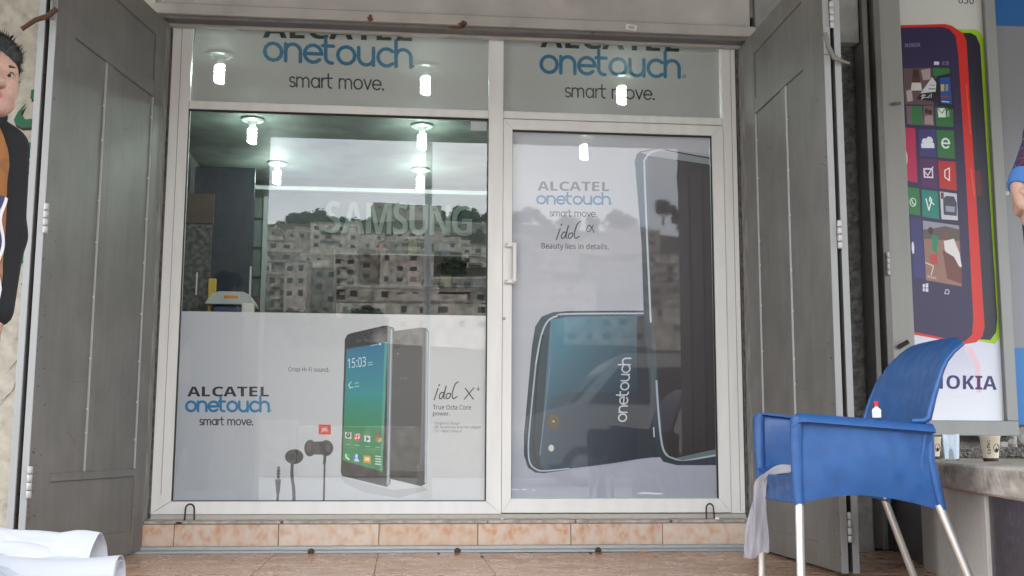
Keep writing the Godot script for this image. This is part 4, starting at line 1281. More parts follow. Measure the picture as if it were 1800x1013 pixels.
# ================================================================ the neighbour: terrace, advertising frame, window
func neighbour() -> void:
	# raised terrace; its side runs towards the street
	var p0 := P(2.50, -.15)
	var dir := P(-.67, 2.59).normalized()
	var yaw := atan2(-dir.y, dir.x)      # local x runs along the side towards the street, local z points away from the terrace (to the left)
	var t := thing("terrace", "raised terrace with a worn concrete slab edge, grey pilaster and dark marble facing", "terrace", V(p0.x, 0, p0.y), "", yaw)
	var top := .445
	var len_ := 3.1
	part("core", bx(.0, len_, -.03, top - .096, -3.2, -.03), M.concrete, t)
	part("slab", bx(-.03, len_ + .03, top - .095, top, -3.2, .035, .008), mk(lin(.50, .455, .39), 0.8, 0.0, grain(71, 0.04, 0.62, 1.0, 0.7, 256, null, null, Vector2(.4, 1.2)), 1.2, M.bumpy, 0.5), t)
	var marble := mk(lin(.085, .075, .09), 0.3, 0.0, grain(72, 0.05, 0, 1, 1.6, 256, lin(.35, .33, .38), lin(1, .95, 1)), 2.2)
	var pil := mk(lin(.46, .43, .39), 0.85, 0.0, M.streak, 1.6, M.bumpy, 0.3)
	part("marble_panel", bx(.02, 1.085, -.03, top - .097, -.0295, .001, .002), marble, t)
	part("pilaster", bx(1.09, 2.17, -.03, top - .097, -.0295, .012, .003), pil, t)
	part("marble_panel", bx(2.175, 3.0, -.03, top - .097, -.0295, .001, .002), marble, t)
	# foot of the pillar beside the shutter: light put in as a paler slab
	# wall of the neighbouring shop: post with the channels of its own shutter, then the advertising frame
	var nb := thing("neighbour_shutter", "grey steel edge of the neighbouring shop's folded shutter beside the dark pillar", "shutter", V(2.37, 0, .05))
	part("channel", bx(.0, .028, .0, 3.05, -.05, .10, .003), M.grey, nb)
	part("channel", bx(.052, .087, .0, 3.05, -.05, .12, .003), M.grey, nb)
	part("gap", bx(.0285, .0515, .0, 3.05, -.05, .05), M.rubber, nb)
	part("post", bx(.089, .222, .0, 3.05, -.05, .07, .004), mk(lin(.30, .29, .265), 0.55, 0.0, M.streak, 0.9), nb)
	barrel(nb, V(.070, 1.36, .128))
	part("latch", G.new().tube([V(.13, 1.0, .075), V(.175, 1.03, .10)], [.012, .012], 6), M.rubber, nb)
	part("latch", G.new().tube([V(.15, 2.27, .075), V(.19, 2.27, .10)], [.008, .008], 6), M.grey_old, nb)
	var fr := thing("advert_frame", "tall grey metal advertising frame standing on the neighbour's terrace", "display frame", V(2.65, .445, -.02))
	var fm := mk(lin(.30, .30, .29), 0.5, 0.1, M.streak, 0.9)
	part("bottom_rail", bx(0, .54, .115, .192, -.04, .02, .003), fm, fr)
	part("side_post", bx(.478, .54, .193, 2.60, -.04, .02, .003), fm, fr)
	part("side_post", bx(-.03, .0, .115, 2.60, -.04, .0, .003), fm, fr)
	part("backing", bx(.0, .4775, .193, 2.60, -.04, -.012), fm, fr)
	for x in [.05, .44]: part("foot", bx(x, x + .04, .0, .115, -.03, .0), M.rubber, fr)
	var art := Ink.new(2.652, 3.127, .639, 3.04, 360)
	nokia(art)
	var g := G.new()
	g.sheet(V(2.652, 3.04, -.028), V(3.127, 3.04, -.028), V(3.127, .639, -.028), V(2.652, .639, -.028), Vector3.BACK)
	var pm := StandardMaterial3D.new()
	pm.albedo_texture = art.tex(); pm.roughness = 0.4; pm.texture_repeat = false
	single("phone_advert", g, pm, "tall printed advert with a red edged phone full of coloured tiles", "poster")
	# window of the neighbour
	var nw := thing("neighbour_window", "neighbouring shop window with grey film and blue bands behind the advertising frame", "window", V(3.14, 0, -.08))
	part("post", bx(.0, .065, .4, 3.05, -.04, .03, .003), mk(lin(.52, .52, .50), 0.4, 0.0, M.streak, 0.9), nw)
	part("grey_film", bx(.066, 1.4, 1.025, 2.815, -.03, -.02), mk(lin(.23, .23, .245), 0.35), nw)
	part("blue_band", bx(.066, 1.4, 2.8155, 3.05, -.03, -.018), mk(lin(.02, .12, .34), 0.4), nw)
	part("blue_band", bx(.066, 1.4, .62, 1.0245, -.03, -.018), mk(lin(.02, .17, .45), 0.4), nw)
	part("rail", bx(.066, 1.4, 1.93, 1.945, -.018, -.012), fm, nw)
	part("knob", G.new().lathe(Transform3D(Basis(Vector3.RIGHT, PI / 2), V(.10, 1.86, -.012)), [P(.001, .02), P(.012, .016), P(.012, 0)], 10), M.white_spot, nw)
	part("backing_wall", bx(-.7, 1.4, .0, 3.05, -.2, -.05), M.concrete, nw)
	var ru := thing("rubble_ledge", "rough broken concrete ledge under the neighbour's window", "ledge", V(2.66, .445, -.10))
	part("ledge", bx(-.2, 1.9, .0, .06, -.1, .09, .012), mk(lin(.33, .31, .28), 0.95, 0.0, grain(73, 0.06, 0.4, 1.0, 0.8), 3.0, M.bumpy, 2.0), ru)
	for k in 9:
		part("lump", G.new().xbox(Transform3D(Basis(V(.4, .7, .3).normalized(), k * 1.1), V(.45 + k * .06, .07 + .012 * (k % 3), .06 - .01 * (k % 4))), V(.06, .045, .05), .012), M.concrete, ru)

func nokia(c: Ink) -> void:
	c.raw(PackedVector2Array([P(0, 0), P(c.w, 0), P(c.w, c.h), P(0, c.h)]), Color8(206, 204, 196))
	var navy := Color8(44, 33, 72)
	# floor reflection of the printed phones
	c.poly([P(1570, 590), P(1760, 600), P(1760, 760), P(1570, 760)], Color8(206, 206, 220), Color8(226, 228, 234), P(1600, 600), P(1620, 740))
	c.poly([P(1690, 606), P(1708, 612), P(1722, 640), P(1724, 690), P(1716, 690), P(1712, 645), P(1700, 618)], Color8(228, 190, 200))
	c.poly([P(1600, 612), P(1690, 606), P(1712, 640), P(1716, 700), P(1600, 700)], Color8(196, 194, 214), Color8(218, 220, 230), P(1650, 610), P(1655, 690))
	# green edged phone behind
	c.poly([P(1680, 52), P(1715, 53), P(1724, 60), P(1730, 75), P(1760, 560), P(1758, 590), P(1748, 605), P(1720, 600)], Color8(156, 196, 36))
	c.poly([P(1680, 58), P(1706, 59), P(1715, 64), P(1722, 80), P(1752, 560), P(1750, 584), P(1740, 598), P(1716, 596)], Color8(30, 24, 46))
	c.poly([P(1712, 300), P(1722, 300), P(1726, 345), P(1716, 345)], Color8(96, 22, 30)); c.poly([P(1705, 130), P(1710, 130), P(1716, 280), P(1712, 280)], Color8(22, 44, 34))
	# red edged phone
	c.poly([P(1560, 46), P(1660, 43), P(1672, 46), P(1692, 59), P(1698, 72), P(1712, 300), P(1730, 575), P(1726, 592), P(1715, 602), P(1696, 605), P(1560, 580)], Color8(206, 36, 26))
	c.poly([P(1560, 50), P(1655, 48), P(1668, 52), P(1679, 64), P(1684, 100), P(1697, 310), P(1710, 560), P(1708, 588), P(1696, 600), P(1690, 601), P(1560, 574)], navy)
	c.line([P(1698, 150), P(1705, 235)], 3.2, Color8(226, 70, 50)); c.line([P(1706, 298), P(1712, 345)], 3.2, Color8(226, 70, 50)); c.line([P(1701, 160), P(1707, 235)], 1.0, Color8(150, 26, 22))
	c.word("NOKIA", P(1590, 84), P(1617, 83), 7, Color8(128, 124, 140), true)
	c.word("6:30", P(1656, 115), P(1667, 115), 6.5, Color8(170, 168, 180)); c.poly([P(1641, 109), P(1650, 109), P(1650, 115), P(1641, 115)], Color8(214, 214, 220))
	c.word("630", P(1684, 7), P(1711, 8), 15, navy)
	var q := func(x0: float, y0: float, x1: float, y1: float, x2: float, y2: float, x3: float, y3: float, col: Color) -> void: c.poly([P(x0, y0), P(x1, y1), P(x2, y2), P(x3, y3)], col)
	var green := Color8(46, 112, 58)
	q.call(1587, 121, 1637, 120, 1640, 185, 1590, 184, Color8(96, 74, 78))
	c.poly([P(1604, 122), P(1614, 122), P(1618, 150), P(1602, 150)], Color8(70, 44, 38)); c.disc(P(1609, 131), 5, 7, Color8(58, 36, 32)); c.poly([P(1602, 146), P(1618, 146), P(1620, 160), P(1600, 160)], Color8(206, 200, 196)); c.poly([P(1618, 124), P(1634, 121), P(1635, 140), P(1622, 142)], Color8(170, 150, 150)); c.poly([P(1592, 160), P(1602, 158), P(1604, 178), P(1594, 180)], Color8(180, 160, 158))
	q.call(1639, 120, 1668, 121, 1671, 150, 1640, 150, green)
	q.call(1592, 187, 1620, 187, 1622, 221, 1594, 219, Color8(110, 92, 96)); q.call(1602, 187, 1620, 187, 1620, 221, 1602, 219, green)
	q.call(1622, 187, 1640, 186, 1642, 222, 1622, 221, Color8(110, 84, 82)); c.disc(P(1628, 196), 3.6, 5, Color8(60, 40, 36)); c.disc(P(1634, 198), 3.6, 5, Color8(50, 34, 32)); c.poly([P(1625, 204), P(1638, 203), P(1640, 220), P(1624, 219)], Color8(160, 140, 140))
	q.call(1643, 190, 1674, 186, 1675, 224, 1645, 222, green); q.call(1647, 191, 1661, 191, 1662, 207, 1649, 207, Color8(222, 226, 222)); c.line([P(1648, 192), P(1655, 200), P(1661, 191)], 1.4, green); c.word("8", P(1664, 206), P(1668, 206), 10, Color8(222, 226, 222))
	# torn sticker on the print
	c.poly([P(1610, 175), P(1640, 133), P(1648, 143), P(1646, 180)], Color8(24, 22, 26)); c.poly([P(1617, 165), P(1638, 136), P(1645, 146), P(1644, 162)], Color8(206, 204, 206)); c.poly([P(1645, 135), P(1670, 129), P(1676, 190), P(1672, 193), P(1648, 186)], Color8(20, 22, 34)); c.poly([P(1651, 138), P(1669, 136), P(1673, 184), P(1653, 182)], Color8(36, 72, 150))
	c.poly([P(1653, 149), P(1659, 149), P(1659, 161), P(1653, 161)], Color8(196, 176, 90)); c.poly([P(1661, 149), P(1666, 149), P(1666, 161), P(1661, 161)], Color8(120, 150, 120)); c.line([P(1653, 170), P(1666, 171)], 2.2, Color8(150, 70, 60)); c.line([P(1655, 179), P(1667, 180)], 2.2, Color8(180, 200, 220))
	c.line([P(1634, 150), P(1642, 151)], 1.0, Color8(60, 60, 64)); c.line([P(1632, 157), P(1643, 157)], 1.6, Color8(60, 60, 64))
	for s in [[P(1636, 166), P(1636, 172)], [P(1633, 168), P(1632, 172), P(1628, 172)], [P(1626, 168), P(1623, 168), P(1623, 172), P(1626, 172)], [P(1622, 167), P(1619, 170), P(1622, 173), P(1619, 175)]]: c.line(s, 1.5, Color8(220, 220, 222))
	q.call(1588, 225, 1608, 226, 1612, 322, 1592, 318, Color8(186, 24, 80)); c.disc(P(1592, 278), 3, 13, Color8(222, 190, 204))
	q.call(1614, 228, 1644, 228, 1645, 277, 1616, 275, Color8(58, 54, 116)); c.disc(P(1625, 250), 6, 7, Color8(224, 226, 234)); c.disc(P(1633, 248), 7, 8, Color8(224, 226, 234)); c.poly([P(1618, 253), P(1641, 252), P(1642, 261), P(1619, 261)], Color8(224, 226, 234))
	q.call(1645, 229, 1676, 230, 1678, 280, 1648, 277, green); c.rounds("e", P(1655, 260), P(1668, 261), 16, 3.6, Color8(226, 230, 226))
	q.call(1616, 279, 1646, 281, 1648, 332, 1619, 328, Color8(82, 32, 88)); q.call(1622, 296, 1639, 296, 1640, 314, 1623, 313, Color8(222, 216, 226)); q.call(1625, 299, 1637, 299, 1637.5, 311, 1625.5, 310.5, Color8(82, 32, 88)); c.line([P(1625, 303), P(1630, 309), P(1639, 294)], 2.2, Color8(222, 216, 226))
	q.call(1648, 283, 1679, 285, 1681, 336, 1651, 331, Color8(186, 36, 34)); c.line([P(1660, 312), P(1660, 300), P(1668, 296), P(1668, 318), P(1660, 312)], 2.4, Color8(232, 222, 220))
	q.call(1592, 329, 1615, 332, 1617, 380, 1596, 376, Color8(40, 120, 62)); c.disc(P(1604, 356), 6.5, 8.5, Color8(222, 230, 224)); c.disc(P(1604, 356), 5, 6.8, Color8(40, 120, 62)); c.line([P(1602, 352), P(1603, 357), P(1607, 360)], 2.0, Color8(222, 230, 224))
	q.call(1619, 334, 1648, 337, 1650, 386, 1621, 381, Color8(22, 128, 116)); c.line([P(1627, 350), P(1632, 370), P(1637, 352), P(1634, 347), P(1633, 353), P(1641, 360)], 2.4, Color8(224, 236, 232))
	q.call(1651, 337, 1681, 341, 1683, 388, 1654, 386, Color8(198, 198, 204)); c.poly([P(1657, 350), P(1662, 345), P(1676, 346), P(1681, 358), P(1681, 380), P(1658, 378)], Color8(66, 66, 82)); c.poly([P(1661, 362), P(1678, 364), P(1677, 374), P(1662, 372)], Color8(150, 152, 166)); c.poly([P(1653, 339), P(1658, 339), P(1658, 350), P(1653, 350)], Color8(110, 40, 40))
	q.call(1600, 384, 1618, 386, 1626, 490, 1606, 488, Color8(52, 46, 110)); c.disc(P(1604, 436), 2.5, 12, Color8(220, 220, 230))
	q.call(1621, 388, 1685, 397, 1690, 504, 1627, 493, Color8(146, 108, 94)); c.poly([P(1621, 388), P(1685, 397), P(1686, 418), P(1622, 410)], Color8(150, 146, 160)); c.poly([P(1622, 404), P(1640, 402), P(1660, 398), P(1686, 404), P(1686, 424), P(1622, 420)], Color8(92, 80, 74))
	c.disc(P(1635, 406), 5, 7, Color8(60, 40, 36)); c.poly([P(1637, 414), P(1648, 416), P(1646, 446), P(1638, 440)], Color8(30, 130, 92)); c.poly([P(1632, 450), P(1646, 446), P(1648, 466), P(1636, 464)], Color8(186, 62, 58)); c.disc(P(1661, 414), 5, 7, Color8(120, 76, 62)); c.poly([P(1658, 424), P(1676, 420), P(1686, 446), P(1690, 470), P(1674, 466), P(1660, 440)], Color8(224, 216, 214)); c.poly([P(1656, 440), P(1676, 452), P(1690, 478), P(1690, 500), P(1664, 490)], Color8(112, 64, 56)); c.line([P(1626, 462), P(1640, 468), P(1636, 484)], 2.0, Color8(220, 200, 190)); c.word("Photos", P(1630, 489), P(1645, 491), 4.5, Color8(230, 220, 214))
	q.call(1621, 500, 1625, 499, 1625, 506, 1621, 506, Color8(206, 206, 214)); q.call(1626, 499, 1631, 498, 1631, 506, 1626, 506, Color8(206, 206, 214)); q.call(1621, 507, 1625, 507, 1625, 513, 1621, 512, Color8(206, 206, 214)); q.call(1626, 507, 1631, 507, 1631, 514, 1626, 513, Color8(206, 206, 214))
	c.line(Ink.smooth([P(1660, 517), P(1662, 510), P(1667, 511), P(1666, 517), P(1660, 516)]), 1.5, Color8(206, 206, 214))
	c.word("NOKIA", P(1634, 683), P(1751, 685.5), 24, Color8(44, 38, 96), true)

# ================================================================ the blue chair with its rag and the small bottle
func chair() -> void:
	# local frame: x from front to back, y up, z from the far to the near side
	var c := thing("plastic_chair", "blue moulded plastic armchair with metal legs in front of the right shutter", "chair", V(1.325, 0, 1.46))
	c.rotation.y = atan2(-.086, .996) + 0.0
	var blue := mk(lin(.017, .078, .235), 0.4, 0.0, grain(81, 0.05, 0, 1.0, 0.6, 256, Color(.80, .83, .86), Color(1, 1, 1)), 0.9)
	blue.roughness_texture = grain(82, 0.06, 0.28, 0.62, 1.0); blue.roughness = 1.0
	var W := .54
	for s in 2:
		var z0 := W - .022 if s == 1 else 0.0
		var o := 1.0 if s == 1 else -1.0
		var sp := part("side_panel", G.new().grid(func(u, w):
			var x0: float = .008 * sin(w * PI)
			var x1: float = lerpf(.484, .450, smoothstep(.0, .75, w))
			var x := lerpf(x0, x1, u)
			var lowest: float = .316 + .036 * sin(pow(u, .9) * PI) - .016 * u * u
			var highest: float = .604 - .026 * u + (.018 * (1.0 - u) if s == 0 else 0.0)
			var y := lerpf(lowest, highest, w)
			var bulge: float = .012 * sin(w * PI) * sin(u * PI) + .020 * pow(w, 5) - .010 * pow(1.0 - w, 3)
			return V(x, y, z0 + .011 + o * bulge), 18, 16, .009), blue, c)
		# rolled rim along the arm, the front post and the rear edge
		var zz := z0 + .011
		part("arm_rim", G.new().grid(func(u, w):
			var x := lerpf(-.004, .455, u)
			var y: float = .611 - .034 * u + .016 * smoothstep(.85, 1.0, u) * 0.0
			var a := lerpf(0, 1, w)
			return V(x, y + (.018 * (1.0 - u) if s == 0 else 0.0) - .026 * pow(a, 2.5) - .02 * pow(clampf((.06 - u) / .06, 0, 1), 2.0), zz - o * .004 + o * a * (.040 - .012 * pow(clampf((.1 - u) / .1, 0, 1), 2.0))), 24, 10, .009), blue, sp)
		part("front_post", G.new().tube([V(.016, .600 + (.018 if s == 0 else 0.0), zz + o * .012), V(.010, .585 + (.018 if s == 0 else 0.0), zz + o * .010), V(.008, .50, zz + o * .002), V(.010, .40, zz - o * .002), V(.014, .316, zz - o * .004)], [.018, .022, .021, .019, .016], 12, true, 1.0), blue, sp)
		part("rear_rib", G.new().tube([V(.452, .578, zz), V(.448, .47, zz), V(.462, .39, zz), V(.480, .304, zz)], [.010, .014, .016, .012], 10), blue, sp)
	# seat and its front apron
	part("seat", G.new().grid(func(u, w):
		var z := lerpf(.012, W - .012, w)
		var k := 1.0 - pow(absf(w * 2 - 1), 2.5)
		var x := lerpf(-.002, .44, clampf((u - .25) / .75, 0, 1))
		var y := .425 - .025 * k + .012 * sin(clampf((u - .25) / .75, 0, 1) * PI)
		if u < .25:
			var t: float = (.25 - u) / .25
			x = -.004 + .012 * sin(t * PI)
			y = .425 - .025 * k - t * .10 + .02 * t * k
		return V(x, y, z), 20, 16, .008), blue, c)
	# back: one curved shell that rises from the seat and rolls over at the top
	part("backrest", G.new().grid(func(u, w):
		var s: float = w * 2 - 1
		var top: float = .872 + .010 * (1.0 - s * s) - (.050 if s < 0 else .020) * pow(absf(s), 7)
		var y := lerpf(.40, top, u)
		var lean: float = .41 + .025 * u + .105 * u * u - .035 * (1.0 - s) / 2
		var hollow: float = .045 * (1.0 - s * s) * (1.0 - .5 * u)
		var half: float = W / 2 - .008 + .016 * sin(u * PI) - .006 * pow(clampf((u - .45) / .55, 0, 1), 2.2)
		var roll: float = .035 * pow(clampf((u - .8) / .2, 0, 1), 2.0)
		return V(lean + hollow + roll, y - .5 * roll * 0.4, W / 2 + s * half), 22, 18, .009), blue, c)
	for s: float in [-1.0, 1.0]:   # the arm's rim runs on up the edge of the back
		var pth := [V(.385, .589, W / 2 + s * (W / 2 + .004)), V(.425, .590, W / 2 + s * (W / 2 + .004))]
		for k in 9:
			var u := lerpf(.44, 1.0, k / 8.0)
			var top: float = .852 if s > 0 else .822
			var roll: float = .035 * pow(clampf((u - .8) / .2, 0, 1), 2.0)
			pth.append(V(.41 + .025 * u + .105 * u * u + roll - (.035 if s < 0 else 0.0), lerpf(.40, top, u) - .2 * roll, W / 2 + s * (W / 2 - .010 + .016 * sin(u * PI))))
		part("back_rim", G.new().tube(Array(pth), [.008, .010, .011, .011, .010, .010, .009, .009, .008, .007, .005], 9), blue, c)
	var leg: Material = M.alu
	for q in [[V(.014, .32, W - .012), V(.008, 0, W + .005)], [V(.014, .32, .012), V(.008, 0, -.005)], [V(.470, .32, W - .014), V(.575, 0, W + .01)], [V(.455, .345, .014), V(.575, 0, -.01)]]:
		var lg := part("leg", G.new().tube([q[0], q[1] + V(0, .02, 0)], .0135, 14), leg, c)
		part("foot_cap", G.new().tube([q[1] + V(0, .021, 0), q[1] + V(0, .0, 0)], .0155, 12), M.rubber, lg)
	# rag
	var rag := G.new()
	rag.grid(func(u, w):
		var pth := [V(.11, .416, .30), V(.06, .413, .25), V(.015, .409, .19), V(-.016, .380, .13), V(-.022, .29, .115), V(-.024, .20, .10), V(-.022, .115, .085)]
		var f: float = u * (pth.size() - 1)
		var i := mini(int(f), pth.size() - 2)
		var p: Vector3 = pth[i].cubic_interpolate(pth[i + 1], pth[maxi(i - 1, 0)], pth[mini(i + 2, pth.size() - 1)], f - i)
		var wd: float = lerpf(.034, .066, smoothstep(.3, .95, u)) + .005 * sin(u * 9)
		var s: float = w * 2 - 1
		var fold: float = .011 * sin(s * 3.1 + u * 4.0) + .006 * sin(s * 6.3 - u * 7.0 + 1.0) + .003 * sin(s * 11.0 + u * 13.0)
		var tw: float = 1.05 * smoothstep(.3, .9, u)
		var low: float = smoothstep(.2, .5, u)
		return p + V(-fold * low * cos(tw) + s * wd * .62 * sin(tw) - .004, (fold + .010) * (1.0 - low) + .018 * s * u * u + .006 * sin(s * 5.0) * u, s * wd * cos(tw) * .8 + fold * low * sin(tw)), 36, 22, .002)
	var r := thing("rag", "pale grey cotton rag hanging over the front of the blue chair", "cloth", c.position)
	r.rotation.y = c.rotation.y
	part("cloth", rag, mk(lin(.40, .385, .42), 0.95, 0.0, M.fine, 16.0, M.bumpy, 0.1), r)
	var b := thing("glue_bottle", "tiny white bottle with a red cap standing on the blue chair's near arm", "bottle", c.to_global(V(.275, .600, W - .004)))
	part("bottle_body", G.new().lathe(Transform3D(), [P(.001, 0), P(.014, .0), P(.0145, .003), P(.0145, .024), P(.011, .029), P(.006, .032), P(.005, .036)], 16), mk(lin(.75, .75, .75), 0.35), b)
	part("cap", G.new().lathe(Transform3D(), [P(.0065, .035), P(.0065, .045), P(.009, .048), P(.009, .052), P(.001, .053)], 12), mk(lin(.55, .03, .03), 0.4), b)

# ================================================================ white banner, loosely rolled, on the floor at the left
func banner() -> void:
	var art := Image.create(512, 512, false, Image.FORMAT_RGB8)
	var ink := Ink.new(0, 1, 0, 1, 512)
	ink.raw(PackedVector2Array([P(0, 0), P(ink.w, 0), P(ink.w, ink.h), P(0, ink.h)]), Color8(196, 200, 212))
	var draw := func(t: String, x: float, y: float, xh: float, wd: float) -> void:
		for ch in t:
			var L := Ink.letter(ch)
			for k in range(1, L.size()):
				var q := []
				for e in L[k]: q.append(P((x + e.x * xh) * ink.s, (y - e.y * xh) * ink.s))
				ink.stroke(q, wd * ink.s, Color8(156, 170, 192))
			x += L[0] * xh
	draw.call("touch", .18, .62, .15, .022)
	var bm := StandardMaterial3D.new()
	bm.albedo_texture = ink.tex(); bm.roughness = 0.32; bm.texture_repeat = false
	var plain := mk(lin(.58, .595, .65), 0.3)
	var b := thing("banner", "crumpled white vinyl banner, loosely rolled, lying on the tiles at the left", "banner", V(-1.39, 0, 1.75))
	var cr := FastNoiseLite.new()
	cr.seed = 4; cr.noise_type = FastNoiseLite.TYPE_CELLULAR; cr.frequency = 1.0; cr.cellular_return_type = FastNoiseLite.RETURN_DISTANCE2_SUB
	cr.fractal_type = FastNoiseLite.FRACTAL_NONE
	# lower roll
	part("rolled_end", G.new().grid(func(u, w):
		var a: float = w * TAU * 1.35 + .3
		var r: float = .072 - .010 * w + .004 * sin(u * 7 + w * 5) + .006 * sin(u * 11 + 2.0) * sin(a)
		return V(-.4 + u * .905, .076 + r * sin(a) + .004 * sin(u * 5), .02 + r * cos(a) * 1.15 + .02 * u), 24, 44, .0025), plain, b)
	# the sheet that swells over it, full of creases
	part("sheet", G.new().grid(func(u, w):
		var x: float = lerpf(-.55, .44 - .05 * w, u)
		var z: float = lerpf(-.14, .55, w)
		var y: float = .262 - .050 * u - .115 * smoothstep(.35, 1.0, u) * (1.0 - .4 * w) - .13 * w * w
		y += .014 * sin(u * 9 + w * 6) * (1 - u * .5) + .010 * sin(w * 13 - u * 7)
		y += .020 * absf(sin(u * 5.2 - w * 4.6 + .6)) * (1.0 - u * .4) - .034 * (1.0 - clampf(cr.get_noise_2d(u * 4.5, w * 4.5 + 3.0) + 1.0, 0, 1))
		return V(x, y, z), 60, 60, .0025), bm, b, "printed face of the banner with faint grey letters")
	# flap turned up at the back, with a crisp free edge
	part("flap", G.new().grid(func(u, w):
		var x: float = lerpf(-.35, .405 - .035 * w, u)
		var f: float = w * (2.7 + 2.3 * smoothstep(.25, .8, u))
		var prof := [P(-.26, .02), P(-.245, .17), P(-.20, .252), P(-.145, .235), P(-.10, .17), P(-.055, .085)]
		var k := mini(int(f), 4)
		var q: Vector2 = (prof[k] as Vector2).cubic_interpolate(prof[k + 1], prof[maxi(k - 1, 0)], prof[mini(k + 2, 5)], f - k)
		return V(x, q.y - .042 * u * smoothstep(.1, .4, w) + .005 * sin(u * 6) + .008 * sin(u * 14 + w * 3) * w - .012 * (1.0 - clampf(cr.get_noise_2d(u * 5.0, w * 2.5) + 1.0, 0, 1)), q.x + .05 * u * w + .015 * sin(u * 8 + w * 2)), 40, 30, .0025), plain, b)
	part("flap", G.new().grid(func(u, w):
		var x: float = lerpf(.02, .425 + .01 * w, u)
		var y: float = .160 - .05 * w + .030 * sin(u * 4 + w * 3) - .03 * u + .012 * sin(w * 9)
		return V(x, y, -.10 + .13 * w + .02 * sin(u * 5)), 26, 20, .0025), plain, b)
	part("strap", G.new().tube([V(-.42, .255, .0), V(-.30, .262, .02), V(-.22, .262, .01), V(-.16, .258, -.02)], [.018, .024, .022, .012], 8, true, .5), mk(lin(.04, .035, .06), 0.25), b, "dark plastic strap on the roll")

# ================================================================ cups, hooks, litter
func small_things() -> void:
	var cream := mk(lin(.66, .58, .45), 0.6)
	var brown := mk(lin(.045, .025, .02), 0.6)
	var pts := [V(2.40, .4455, 1.16), V(2.45, .4455, .55)]
	var words := ["cream paper coffee cup with dark print, right one on the terrace slab", "cream paper coffee cup partly hidden behind the blue chair's back"]
	for i in 2:
		var c := thing("coffee_cup", words[i], "cup", pts[i], "paper cups on the terrace slab", -.35)
		c.scale = V(.95, .95, .95)
		part("cup_wall", G.new().lathe(Transform3D(), [P(.001, .004), P(.028, .004), P(.0285, 0), P(.0295, .0), P(.042, .104), P(.0445, .106), P(.0445, .110), P(.041, .110), P(.0405, .104), P(.029, .008), P(.001, .008)], 28), cream, c)
		var band := []
		part("base_print", G.new().lathe(Transform3D(), [P(.0300, .001), P(.0322, .0155)], 28), brown, c)
		var f := SystemFont.new()
		f.font_names = PackedStringArray(["Droid Sans"])
		f.font_weight = 700
		var tm := TextMesh.new()
		tm.text = "Coffee"; tm.font = f; tm.font_size = 32; tm.pixel_size = .0006; tm.depth = .0015
		var o := part("lettering", tm, brown, c)
		var a := -.30
		o.transform = Transform3D(Basis(Vector3.UP, a) * Basis(Vector3.RIGHT, .11) * Basis(Vector3.BACK, PI / 2), V(sin(a) * .0362, .062, cos(a) * .0362))
		var ring := G.new()
		var path := []
		for k in 21:
			var t := TAU * k / 20 + .5
			var an := .62 + cos(t) * .38
			var y := .058 + sin(t) * .018
			path.append(V(sin(an) * (.0300 + y * .117), y, cos(an) * (.0300 + y * .117)))
		ring.tube(path, .0014, 5)
		ring.tube([path[2], path[12]], .0012, 5)
		part("emblem", ring, brown, c)
		part("bean", G.new().lathe(Transform3D(Basis(), V(sin(.62) * .0352, .05, cos(.62) * .0352)), [P(.001, .008), P(.007, .004), P(.007, -.004), P(.001, -.008)], 8), brown, c)
	var glass := mk(Color(.92, .95, .97, 0.06), 0.03)
	glass.refraction_enabled = true; glass.refraction_scale = 0.045
	var t := thing("water_glass", "clear plastic tumbler between the two paper cups on the slab", "glass", V(2.385, .4455, .86))
	part("tumbler", G.new().lathe(Transform3D(), [P(.001, 0), P(.031, 0), P(.033, .004), P(.038, .112), P(.0385, .114), P(.0365, .114), P(.0315, .008), P(.001, .006)], 28), glass, t)
	# iron loops in the step
	for q in [[-.98, "left iron loop set into the doorstep under the show window"], [1.53, "right iron loop set into the doorstep under the shop door"]]:
		var pth := []
		for k in 13:
			var a := PI * k / 12
			pth.append(V(cos(a) * .020, .052 + sin(a) * .022, 0))
		pth.push_front(V(.021, 0, .006)); pth.append(V(-.023, 0, .004))
		var h := single("iron_loop", G.new().tube(pth, .0042, 8), M.iron, q[1], "loop", "iron loops in the doorstep")
		h.position = V(q[0], .146, .055); h.rotation.y = .25
	# litter
	var bits := [["cigarette_butt", V(1.16, .006, .24), "orange cigarette butt on the tiles right of the middle", "cigarette butt", lin(.55, .22, .05), V(.036, .008, .008)], ["paper_scrap", V(-.02, .004, .27), "tiny white paper scrap on the tiles below the door post", "paper", lin(.7, .7, .68), V(.016, .004, .010)], ["pebble", V(.19, .003, .22), "small dark pebble on the tiles near the middle of the track", "pebble", lin(.05, .04, .04), V(.014, .006, .009)], ["pebble", V(.38, .003, .40), "small dark pebble on the tiles under the door's left edge", "pebble", lin(.05, .04, .035), V(.012, .006, .014)], ["paper_scrap", V(.50, .149, .07), "small white crumb on the doorstep under the door's hinge corner", "paper", lin(.8, .8, .78), V(.012, .008, .010)], ["paper_scrap", V(1.56, .150, .08), "white crumb beside the right iron loop on the doorstep", "paper", lin(.8, .8, .78), V(.020, .012, .014)], ["leaf_scrap", V(.90, .003, .25), "dry brown leaf scrap on the tiles before the track", "leaf", lin(.08, .04, .03), V(.02, .005, .012)]]
	for b in bits:
		var o := single(b[0], G.new().xbox(Transform3D(), b[5], .003), mk(b[4], 0.8), b[2], b[3])
		o.position = b[1]; o.rotation.y = rng.randf() * 3

